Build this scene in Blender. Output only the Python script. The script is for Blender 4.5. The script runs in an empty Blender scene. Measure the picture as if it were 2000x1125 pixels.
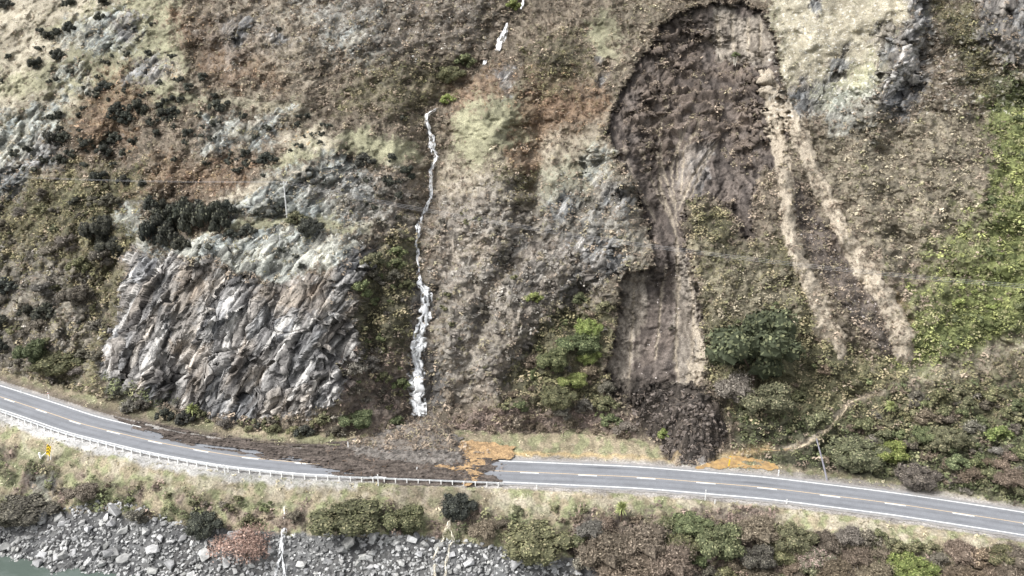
import bpy, bmesh, math, random
import numpy as np
from mathutils import Vector, Matrix
from mathutils.bvhtree import BVHTree

# ------------------------------------------------------------------ camera, world, sun, exposure
FPX, PITCH, HC = 1570.0, math.radians(20), 78.0     # lens in photo pixels, tilt down, height above the road
sc = bpy.context.scene
cam = bpy.data.cameras.new('camera'); cam_o = bpy.data.objects.new('camera', cam); sc.collection.objects.link(cam_o)
cam_o.location = (0, 0, HC); cam_o.rotation_euler = (math.radians(70), 0, 0)
cam.sensor_width = 36; cam.lens = 36*FPX/2000; cam.clip_end = 3000; sc.camera = cam_o
SUN_EL, SUN_AZ = math.radians(52), math.radians(-112)      # azimuth from +Y, clockwise
w = bpy.data.worlds.new('World'); sc.world = w; w.use_nodes = True
nt = w.node_tree; nt.nodes.clear()
sky = nt.nodes.new('ShaderNodeTexSky'); sky.sky_type = 'NISHITA'; sky.sun_disc = False
sky.sun_elevation = SUN_EL; sky.sun_rotation = SUN_AZ; sky.dust_density = 4; sky.air_density = 1.0
hs = nt.nodes.new('ShaderNodeHueSaturation'); hs.inputs['Saturation'].default_value = 0.18
bg = nt.nodes.new('ShaderNodeBackground'); bg.inputs['Strength'].default_value = 0.15
wo = nt.nodes.new('ShaderNodeOutputWorld')
nt.links.new(sky.outputs[0], hs.inputs['Color']); nt.links.new(hs.outputs[0], bg.inputs['Color']); nt.links.new(bg.outputs[0], wo.inputs[0])
sd = bpy.data.lights.new('sun', 'SUN'); sd.energy = 1.9; sd.angle = math.radians(14); sd.color = (1, 0.98, 0.955)
so = bpy.data.objects.new('sun', sd); sc.collection.objects.link(so)
sdir = Vector((math.sin(SUN_AZ)*math.cos(SUN_EL), math.cos(SUN_AZ)*math.cos(SUN_EL), math.sin(SUN_EL)))
so.rotation_euler = sdir.to_track_quat('Z', 'Y').to_euler()
sc.view_settings.view_transform = 'Standard'; sc.view_settings.look = 'None'
sc.view_settings.exposure = 0.85; sc.view_settings.gamma = 1

rng = np.random.default_rng(7); random.seed(7)
C = sc.collection.objects

# ------------------------------------------------------------------ tags
def tag(o, label=None, cat=None, group=None, kind=None):
    if label: o['label'] = label
    if cat: o['category'] = cat
    if group: o['group'] = group
    if kind: o['kind'] = kind
    return o

def mesh_obj(name, verts, faces, mat, parent=None, cols=None, smooth=False, facecols=None):
    """verts (n,3), faces (m,3 or 4) numpy; cols per vertex, facecols per face"""
    verts = np.asarray(verts, dtype=np.float32); faces = np.asarray(faces, dtype=np.int32)
    me = bpy.data.meshes.new(name); k = faces.shape[1]; m = len(faces)
    me.vertices.add(len(verts)); me.vertices.foreach_set('co', verts.ravel())
    me.loops.add(m*k); me.loops.foreach_set('vertex_index', faces.ravel())
    me.polygons.add(m); me.polygons.foreach_set('loop_start', np.arange(0, m*k, k, dtype=np.int32))
    try: me.polygons.foreach_set('loop_total', np.full(m, k, dtype=np.int32))
    except Exception: pass
    me.polygons.foreach_set('use_smooth', np.full(m, smooth, dtype=bool))
    me.update(calc_edges=True)
    if facecols is not None:
        fa = np.ones((m, k, 4), np.float32); fa[:, :, :3] = np.asarray(facecols, np.float32)[:, None, :]
        a = me.color_attributes.new('Col', 'FLOAT_COLOR', 'CORNER'); a.data.foreach_set('color', fa.ravel())
    elif cols is not None:
        a = me.color_attributes.new('Col', 'FLOAT_COLOR', 'POINT')
        c4 = np.ones((len(verts), 4), np.float32); c4[:, :3] = cols; a.data.foreach_set('color', c4.ravel())
    me.materials.append(mat)
    o = bpy.data.objects.new(name, me); C.link(o)
    if parent: o.parent = parent
    return o

# ------------------------------------------------------------------ materials
def mat_base(name, rough=0.9):
    m = bpy.data.materials.new(name); m.use_nodes = True
    b = m.node_tree.nodes['Principled BSDF']; b.inputs['Roughness'].default_value = rough
    b.inputs['Specular IOR Level'].default_value = 0.25
    return m, m.node_tree, b
def N(nt, t, **kw):
    n = nt.nodes.new(t)
    for k, v in kw.items():
        if k in n.inputs: n.inputs[k].default_value = v
        else: setattr(n, k, v)
    return n
def noise_scale(nt, scale, lo, hi, detail=4, coord='Object'):
    tc = N(nt, 'ShaderNodeTexCoord'); nz = N(nt, 'ShaderNodeTexNoise', Scale=scale, Detail=detail)
    mr = N(nt, 'ShaderNodeMapRange'); mr.inputs['From Min'].default_value = .3; mr.inputs['From Max'].default_value = .7
    mr.inputs['To Min'].default_value = lo; mr.inputs['To Max'].default_value = hi
    nt.links.new(tc.outputs[coord], nz.inputs['Vector']); nt.links.new(nz.outputs[0], mr.inputs['Value'])
    return mr.outputs[0], nz.outputs[0]
def vcol_mat(name, lo=.7, hi=1.3, scale=2.2, bump=.5, rough=.92, objcol=False, dist=.25):
    m, nt, b = mat_base(name, rough)
    at = N(nt, 'ShaderNodeVertexColor', layer_name='Col')
    v, nz = noise_scale(nt, scale, lo, hi, 6)
    mx = N(nt, 'ShaderNodeVectorMath', operation='SCALE'); nt.links.new(at.outputs[0], mx.inputs[0]); nt.links.new(v, mx.inputs['Scale'])
    out = mx.outputs[0]
    if objcol:
        oi = N(nt, 'ShaderNodeObjectInfo'); m2 = N(nt, 'ShaderNodeVectorMath', operation='MULTIPLY')
        nt.links.new(out, m2.inputs[0]); nt.links.new(oi.outputs['Color'], m2.inputs[1]); out = m2.outputs[0]
    nt.links.new(out, b.inputs['Base Color'])
    if bump:
        bp = N(nt, 'ShaderNodeBump', Strength=bump, Distance=dist); nt.links.new(nz, bp.inputs['Height']); nt.links.new(bp.outputs[0], b.inputs['Normal'])
    return m
def flat_mat(name, col, rough=.7, metal=0, nscale=3, lo=.85, hi=1.15, bump=0, spec=.3):
    m, nt, b = mat_base(name, rough); b.inputs['Metallic'].default_value = metal; b.inputs['Specular IOR Level'].default_value = spec
    v, nz = noise_scale(nt, nscale, lo, hi, 5)
    mx = N(nt, 'ShaderNodeVectorMath', operation='SCALE'); mx.inputs[0].default_value = col; nt.links.new(v, mx.inputs['Scale'])
    nt.links.new(mx.outputs[0], b.inputs['Base Color'])
    if bump:
        bp = N(nt, 'ShaderNodeBump', Strength=bump, Distance=.05); nt.links.new(nz, bp.inputs['Height']); nt.links.new(bp.outputs[0], b.inputs['Normal'])
    return m
M_ground = vcol_mat('ground_cover', .62, 1.38, 3.2, .7)
M_rock = vcol_mat('rock_face', .68, 1.3, 1.9, .5, .85, dist=.3)
M_leaf = vcol_mat('foliage', .85, 1.15, 1.5, 0, .8, objcol=True)
M_stuff = vcol_mat('tuft_foliage', .85, 1.15, 1.0, 0, .9)
M_boulder = vcol_mat('broken_rock', .6, 1.3, 1.6, .7, .8, objcol=True, dist=.15)
M_bark = flat_mat('bark', (.09, .065, .05), .9)
M_asphalt = flat_mat('chip_seal', (.175,.18,.195), .85, 0, 3.5, .80, 1.2, .3)
M_paint = flat_mat('road_paint', (.76, .76, .75), .6, 0, 2.5, .62, 1.12)
M_yel = flat_mat('yellow_road_paint', (.60, .46, .30), .6, 0, 5, .7, 1.1)
M_white = flat_mat('white_plastic', (.85, .85, .83), .5)
M_red = flat_mat('red_reflector', (.55, .05, .04), .4)
M_steel = flat_mat('galvanised_steel', (.60, .62, .64), .45, .1)
M_pole = flat_mat('weathered_pole', (.60, .60, .59), .85)
M_pole2 = flat_mat('grey_pole', (.33, .32, .36), .85)
M_wire = flat_mat('cable', (.42, .42, .43), .6)
M_yellow = flat_mat('yellow_sign', (.75, .52, .03), .5)
M_black = flat_mat('black_sign', (.02, .02, .02), .5)

# ------------------------------------------------------------------ noise
_G = rng.random((256, 256)).astype(np.float32)
_A = (rng.random((256, 256))*2*np.pi).astype(np.float32)
def pnoise(x, y, s=0):
    x = x+s*17.31; y = y+s*9.17
    xi = np.floor(x).astype(np.int64); yi = np.floor(y).astype(np.int64); fx = (x-xi); fy = (y-yi)
    u = fx*fx*fx*(fx*(fx*6-15)+10); v = fy*fy*fy*(fy*(fy*6-15)+10)
    def g(a, b, dx, dy):
        t = _A[(xi+a) & 255, (yi+b) & 255]; return np.cos(t)*dx+np.sin(t)*dy
    return ((g(0,0,fx,fy)*(1-u)+g(1,0,fx-1,fy)*u)*(1-v)+(g(0,1,fx,fy-1)*(1-u)+g(1,1,fx-1,fy-1)*u)*v)*1.5
def fbm(x, y, o=4, s=0, gain=.5):
    r = 0; a = 1
    for i in range(o): r = r+a*pnoise(x*2**i, y*2**i, s+i*3); a *= gain
    return r
def worley(x, y, s=0):
    """nearest cell: random value, offset vector to it, and distance gap to the second nearest"""
    x = x+s*7.7; y = y+s*3.3; xi = np.floor(x).astype(np.int64); yi = np.floor(y).astype(np.int64)
    b1 = np.full(x.shape, 9.); b2 = np.full(x.shape, 9.); rv = np.zeros(x.shape); rw = np.zeros(x.shape); ox = np.zeros(x.shape); oy = np.zeros(x.shape)
    for a in (-1, 0, 1):
        for b in (-1, 0, 1):
            cx = xi+a; cy = yi+b; px = cx+_G[cx & 255, cy & 255]; py = cy+_G[(cx+91) & 255, (cy+37) & 255]
            d = np.hypot(x-px, y-py); m = d < b1
            b2 = np.where(m, b1, np.minimum(b2, d)); b1 = np.where(m, d, b1)
            rv = np.where(m, _G[(cx+5) & 255, (cy+11) & 255], rv); rw = np.where(m, _G[(cx+51) & 255, (cy+21) & 255], rw)
            ox = np.where(m, x-px, ox); oy = np.where(m, y-py, oy)
    return rv, rw, ox, oy, b2-b1
def sstep(a, b, x): t = np.clip((x-a)/(b-a), 0, 1); return t*t*(3-2*t)

# ------------------------------------------------------------------ survey: sight lines from the camera station
CP, SP = math.cos(PITCH), math.sin(PITCH)
def ray(px, py):
    dx = (px-1000)/FPX; dy = (562.5-py)/FPX
    return dx, CP+dy*SP, -SP+dy*CP
def on_z(px, py, z=0.0):
    X, Y, Z = ray(np.asarray(px, float), np.asarray(py, float)); t = (z-HC)/Z
    return X*t, Y*t
def project(X, Y, Z):
    dep = Y*CP-(Z-HC)*SP; up = Y*SP+(Z-HC)*CP
    return 1000+FPX*X/dep, 562.5-FPX*up/dep

# road centreline (world)
cl = [(-60, 756), (0, 775), (103, 809), (160, 829), (320, 867), (457, 891), (605, 906), (1000, 921), (1249, 932), (1498, 952.5), (1750, 984), (2000, 1022), (2100, 1040)]
cx, cy = on_z([a for a, b in cl], [b for a, b in cl])
xs = np.linspace(cx[0], cx[-1], 400); ys = np.interp(xs, cx, cy)
for _ in range(60): ys[1:-1] = (ys[:-2]+ys[1:-1]*2+ys[2:])/4
def extend(xs, ys, n=90):
    sl0 = (ys[6]-ys[0])/(xs[6]-xs[0]); sl1 = (ys[-1]-ys[-7])/(xs[-1]-xs[-7])
    a = xs[0]-np.arange(n, 0, -1)*1.0; b = xs[-1]+np.arange(1, n+1)*1.0
    return np.r_[a, xs, b], np.r_[ys[0]+sl0*(a-xs[0]), ys, ys[-1]+sl1*(b-xs[-1])]
RX, RY = extend(xs, ys)
seg = np.r_[0, np.cumsum(np.hypot(np.diff(RX), np.diff(RY)))]
def road_at(s, off=0.0):
    """point at arc length s, off metres to the hill side"""
    x = np.interp(s, seg, RX); y = np.interp(s, seg, RY); x2 = np.interp(s+.5, seg, RX); y2 = np.interp(s+.5, seg, RY)
    x1 = np.interp(s-.5, seg, RX); y1 = np.interp(s-.5, seg, RY)
    tx, ty = x2-x1, y2-y1; L = np.hypot(tx, ty); return x-ty/L*off, y+tx/L*off
def road_dist(X, Y):
    yc = np.interp(X, RX, RY); sl = (np.interp(X+1, RX, RY)-np.interp(X-1, RX, RY))/2
    return (Y-yc)/np.sqrt(1+sl*sl)

# ------------------------------------------------------------------ polygons in survey coordinates
def poly_sd(P, X, Y):
    P = np.asarray(P, float); d = np.full(X.shape, 1e9); inside = np.zeros(X.shape, bool)
    n = len(P)
    for i in range(n):
        ax, ay = P[i]; bx, by = P[(i+1) % n]; ex, ey = bx-ax, by-ay
        t = np.clip(((X-ax)*ex+(Y-ay)*ey)/(ex*ex+ey*ey+1e-9), 0, 1)
        d = np.minimum(d, (X-ax-t*ex)**2+(Y-ay-t*ey)**2)
        c = ((ay > Y) != (by > Y)); xx = (bx-ax)*(Y-ay)/((by-ay) if by != ay else 1e-9)+ax
        inside ^= c & (X < xx)
    d = np.sqrt(d); return np.where(inside, d, -d)
def line_d(P, X, Y):
    d = np.full(X.shape, 1e9)
    for (ax, ay), (bx, by) in zip(P[:-1], P[1:]):
        ex, ey = bx-ax, by-ay; t = np.clip(((X-ax)*ex+(Y-ay)*ey)/(ex*ex+ey*ey+1e-9), 0, 1)
        d = np.minimum(d, np.hypot(X-ax-t*ex, Y-ay-t*ey))
    return d

# ------------------------------------------------------------------ terrain base surface
cols_px = np.concatenate([np.arange(-420, -20, 6), np.arange(-20, 2020, 2.0), np.arange(2020, 2420, 6)])
rows_py = np.concatenate([np.arange(-260, -15, 5), np.arange(-15, 1140, 1.75), np.arange(1140, 1290, 5)])
U, V = np.meshgrid(cols_px, rows_py); nr, nc = U.shape
toe = np.interp(cols_px, [-420,-250,0,200,450,700,830,1000,1150,1250,1350,1450,1600,1800,2000,2250,2420], [590,650,725,778,832,850,838,848,838,862,888,892,918,950,988,1045,1080])
near = np.interp(cols_px, [-420,-250,0,100,240,437,660,985,1200,1500,1750,2000,2250,2420], [690,735,822,855,893,926,946,957,963,990,1020,1062,1115,1150])
def tan_el(py): return np.tan(PITCH-np.arctan((562.5-py)/FPX))
krow = [-260,-150,0,150,300,425,500,600,700,800]
kt = {-420:[.72,.72,.72,.74,.76,.78,.8,.85,.9,1], 0:[.76,.77,.78,.79,.8,.83,.88,.95,1.0,1], 150:[.8,.8,.8,.82,.86,.95,1.05,1.15,1.2,1.2],
      215:[.82,.82,.82,.84,.9,1.02,1.35,1.6,1.7,1.8], 275:[.82,.82,.82,.85,.93,1.08,2.1,2.7,2.9,3], 450:[.82,.82,.82,.86,.95,1.08,2.0,2.9,3,3],
      640:[.82,.82,.82,.87,.95,1.1,1.9,2.5,2.8,3], 740:[.82,.82,.84,.9,.95,1.08,1.25,1.5,1.7,2], 830:[.82,.82,.84,.88,.9,.98,1.2,1.9,2.3,2],
      900:[.82,.82,.84,.86,.9,.95,1.02,1.15,1.25,1.2], 1100:[.82,.82,.84,.86,.9,.95,1,1.08,1.1,1.1], 1400:[.84,.84,.84,.86,.9,.95,1,1,1,.9],
      1600:[.82,.82,.82,.82,.82,.82,.82,.8,.74,.6], 1800:[.82,.82,.82,.82,.8,.77,.74,.68,.56,.45], 2000:[.8,.8,.8,.8,.77,.72,.68,.6,.48,.42], 2420:[.78,.78,.78,.75,.7,.66,.6,.5,.42,.4]}
kc = sorted(kt); K = np.empty((nr, nc)); tmp = np.array([np.interp(rows_py, krow, kt[c]) for c in kc])
for i in range(nr): K[i] = np.interp(cols_px, kc, tmp[:, i])
def blur(A, r, axis):
    k = np.exp(-.5*(np.arange(-3*r, 3*r+1)/r)**2); k /= k.sum()
    P = np.pad(A, [(3*r, 3*r) if a == axis else (0, 0) for a in (0, 1)], mode='edge')
    return np.apply_along_axis(lambda v: np.convolve(v, k, 'valid'), axis, P)
K = blur(blur(K, 7, 0), 9, 1)
TE = tan_el(V)
d0 = (HC+.0)/tan_el(toe)[None, :]
D = (HC+K*d0)/(K+TE)
flat = V >= toe[None, :]
D = np.where(flat, HC/np.maximum(TE, 1e-3), D)
# below the road: slope down to the lake
dn = HC/tan_el(near)
rip = np.interp(cols_px, [-420,0,60,130,220,330,560,760,950,1130,1250,2420], [1000,1020,1005,1000,1000,1022,1042,1046,1066,1095,1150,1300])
s1 = np.interp(cols_px, [-420,0,200,500,1000,2000,2420], [.34,.36,.41,.5,.52,.42,.4])
s2 = np.interp(cols_px, [-420,0,100,250,500,2420], [.5,.5,.5,.75,.85,.8])
D1 = (HC+s1*dn)/(s1+tan_el(V)); drip = (HC+s1*dn)/(s1+tan_el(rip)); zrip = -s1*(dn-drip)
D2 = (HC-zrip+s2*drip)/(s2+tan_el(V))
D = np.where(V > near[None, :], np.where(V > rip[None, :], D2, D1), D)
Z = HC-TE*D
# ---- large relief, moving the ground towards / away from the viewer side (+ = out of the hill)
nw = lambda sc_, s: fbm(U/sc_, V/sc_, 3, s)
Wu = U+14*nw(60, 1)+5*nw(14, 2); Wv = V+14*nw(60, 4)+5*nw(14, 5)           # ragged outlines
GUL = [(1030,-40),(1018,10),(985,70),(950,120),(900,165),(850,200),(833,230),(850,290),(842,370),(820,440),(816,500),(818,545),(832,600),(812,700),(818,810)]
up = 1-sstep(-12, 6, V-toe[None, :])
R = 0*D
R -= 6*np.exp(-(line_d(GUL, U, V)/52)**2)
R -= .7*np.exp(-(line_d(GUL, U, V)/10)**2)
R -= 9*np.exp(-(line_d([(1840,-60),(1880,100),(1960,190),(2080,260)], Wu, Wv)/60)**2)
R += 7*np.exp(-(line_d([(1795,-60),(1785,60),(1750,130),(1700,240)], Wu, Wv)/32)**2)
R -= 4*np.exp(-(line_d([(250,500),(190,620),(120,760)], Wu, Wv)/38)**2)
R += 5*np.exp(-(line_d([(1180,300),(1230,480)], Wu, Wv)/60)**2)
R += 5*np.exp(-(line_d([(640,300),(450,400)], Wu, Wv)/45)**2)
R -= 2.5*np.exp(-(line_d([(700,300),(740,500),(720,700)], Wu, Wv)/30)**2)
R += 4*np.exp(-(line_d([(960,200),(980,330),(960,450),(1000,600)], Wu, Wv)/45)**2)-3*np.exp(-(line_d([(1040,200),(1050,330),(1010,470),(930,640),(900,760)], Wu, Wv)/26)**2)-3*np.exp(-(line_d([(1130,560),(1090,640),(1000,760)], Wu, Wv)/26)**2)
R += 2.2*np.exp(-(line_d([(0,330),(150,250),(300,140)], Wu, Wv)/40)**2)
R -= 1.5*np.exp(-(line_d([(60,380),(230,290),(420,200)], Wu, Wv)/30)**2)
SCAR = [(1395,2),(1330,22),(1290,45),(1282,75),(1255,100),(1235,140),(1212,175),(1195,215),(1183,262),(1200,300),(1225,340),(1248,395),(1262,440),(1275,490),(1278,522),(1212,532),(1208,600),(1195,660),(1180,720),(1190,765),(1240,800),(1300,800),(1340,770),(1378,740),(1385,680),(1372,600),(1352,520),(1335,440),(1340,400),(1380,385),(1420,400),(1455,470),(1475,465),(1470,400),(1490,330),(1530,330),(1545,250),(1530,190),(1522,110),(1510,60),(1495,25),(1460,5)]
sdS = poly_sd(SCAR, U+8*nw(22, 8)+5*nw(8, 18)+2*nw(3, 28), V+7*nw(18, 9)+4*nw(7, 19)+2*nw(3, 29))
R -= 3.4*sstep(-1, 8, sdS)+5.0*sstep(4, 95, sdS)*sstep(600, 330, V)+1.6*sstep(4, 36, sdS)*sstep(400, 560, V)
TL = [(1500,150),(1515,260),(1535,350),(1540,450),(1565,520),(1600,590),(1610,640),(1640,665),(1642,698)]
TR = [(1505,170),(1560,260),(1600,360),(1650,460),(1690,530),(1735,590),(1760,650),(1765,690)]
def wline(P, W, X, Y):
    """distance to a line of varying width, scaled so 1 = at the edge"""
    best = np.full(X.shape, 1e9); n = len(P)
    for i in range(n-1):
        (ax, ay), (bx, by) = P[i], P[i+1]; ex, ey = bx-ax, by-ay; t = np.clip(((X-ax)*ex+(Y-ay)*ey)/(ex*ex+ey*ey+1e-9), 0, 1)
        best = np.minimum(best, np.hypot(X-ax-t*ex, Y-ay-t*ey)/(W[i]*(1-t)+W[i+1]*t))
    return best
fu, fv = U+4*nw(18, 21)+1.2*nw(7, 22), V+4*nw(18, 23)
tl = wline(TL, [15,17,15,14,16,20,25,18,9], fu, fv); tr = wline(TR, [15,19,16,17,22,20,25,23,14], fu, fv)
tongue = np.maximum(1-tl, 1-tr)
R += .9*sstep(-.15, .5, tongue)
MB = [(1530,300),(1600,420),(1665,500),(1735,600),(1768,690),(1740,706),(1690,660),(1640,590),(1590,520),(1560,440),(1545,380)]
sdM = poly_sd(MB, fu, fv); R -= .8*sstep(-2, 6, sdM)
Ys = D*1.0; Sx = (U-1000)*(D*CP-(Z-HC)*SP)/FPX; Sv = (D-120)*.75+Z*.75
R += up*(2.8*fbm(Sx/28, Sv/28, 3, 31)+1.5*fbm((Sx+.25*Sv)/12, Sv/34, 3, 32)+1.3*fbm(Sx/5, Sv/6, 3, 34)*np.where(sdS < 0, 1, 0)+1.1*fbm(Sx/8, Sv/10, 3, 33))*np.clip((toe[None, :]-V)/60, 0, 1)
# small steps in the slumped turf (scar head) and debris lobe at the road
D = D-R*up
D = np.where(flat, D, D)
LOBE = [(1235,770),(1290,760),(1345,765),(1400,800),(1420,840),(1415,870),(1380,905),(1340,908),(1300,895),(1290,870),(1250,840),(1235,800)]
sdL = poly_sd(LOBE, U+8*nw(24, 41)+3*nw(7, 42), V+6*nw(24, 43)+3*nw(7, 44))
FAN = [(800,800),(845,795),(880,840),(900,870),(985,900),(985,935),(640,930),(640,880),(720,852),(780,835)]
sdF = poly_sd(FAN, fu, fv)
Z = HC-TE*D
X = (U-1000)*(D*CP-(Z-HC)*SP)/FPX; Y = D.copy()
rd = road_dist(X, Y); onroad = 1-sstep(4.2, 6.0, np.abs(rd)); nearflat = flat & (V <= near[None, :])
Z = Z-.07*np.where(nearflat | (np.abs(rd) < 4.6), 1, 0)
# lobe and fan thickness
Z += 4.2*sstep(0, 34, sdL)*(1+.12*fbm(X/3, Y/2, 2, 50))*(1-onroad)+.8*sstep(0, 8, sdL)*(1-onroad)
Z += 2.4*sstep(5, 75, np.minimum(sdF, 900-U+0*sdF))*sstep(890, 815, V)*(1-onroad)
Z += .6*sstep(0, 14, sdF)*(1-onroad)
# roadside humps
verge = np.clip((np.abs(rd)-4.8)/2.5, 0, 1)
Z += verge*(.12*fbm(X/1.3, Y/1.3, 3, 51))*(V > toe[None, :]-6)
Z += .5*verge*fbm(X/5, Y/5, 3, 52)*(V > near[None, :])

# ------------------------------------------------------------------ zones (painter's order): colours A/B, rock relief, soft relief, cover kind and density
zc = {
 'wet': ((.120,.112,.104),(.045,.042,.040),.5,.1,0,.0),  # colA, colB, rock, soft, cover, density
 'bracken': ((.190,.160,.124),(.092,.078,.060),0,.5,1,1.0),
 'redbrack': ((.215,.150,.100),(.110,.076,.053),0,.5,2,1.0),
 'olive': ((.135,.128,.075),(.062,.060,.036),0,.5,3,1.0),
 'tan': ((.260,.232,.175),(.130,.115,.086),0,.5,4,1.0),
 'fern': ((.170,.190,.075),(.090,.105,.042),0,.5,5,1.0),
 'dkgreen':  ((0.085,0.091,0.052),(0.042,0.046,0.028),0,.5,6,1.0),
 'straw':    ((0.373,0.337,0.268),(0.262,0.232,0.178),0,.12,7,.35),
 'grass': ((.275,.268,.180),(.185,.180,.118),0,.2,8,.4),
 'lichen': ((.400,.418,.385),(.140,.145,.136),.8,.2,4,.22),
 'rock': ((.262,.254,.246),(.080,.077,.077),1.0,0,0,.0),
 'brock': ((.215,.210,.203),(.070,.070,.072),1.0,.1,1,.15),
 'trock': ((.290,.258,.222),(.160,.140,.122),.45,0,0,.0),
 'grey':     ((0.300,0.273,0.240),(0.160,0.142,0.126),.45,.5,9,.8),
 'earth': ((.150,.126,.110),(.056,.047,.042),.15,.2,0,.0),
 'slump': ((.175,.142,.118),(.066,.053,.045),.1,.4,1,.45),
 'scree': ((.385,.335,.265),(.295,.255,.200),.0,.06,0,.0),
 'clay': ((.300,.268,.225),(.150,.130,.108),.15,.12,0,.0),
 'mud':      ((0.150,0.124,0.100),(0.085,0.068,0.056),.0,.15,0,.0),
 'dmud': ((.080,.068,.058),(.026,.022,.019),.3,.45,0,.0),
 'gravel':   ((.330,.310,.290),(.210,.195,.182),0,.02,0,.0),
 'wgravel':  ((.500,.490,.475),(.320,.315,.305),0,.02,0,.0),
 'orange':   ((0.420,0.314,0.163),(0.330,0.252,0.141),0,.02,0,.0),
 'reds':     ((0.190,0.149,0.124),(0.095,0.076,0.068),0,.4,10,1.0),
 'shore':    ((.120,.120,.118),(.040,.040,.042),.2,.1,0,.0),
 'verge': ((.300,.255,.180),(.190,.165,.110),0,.12,7,.6),
 'vgreen':   ((0.243,0.250,0.142),(0.153,0.159,0.090),0,.15,8,.8),
}
def band(*p): return p
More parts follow.
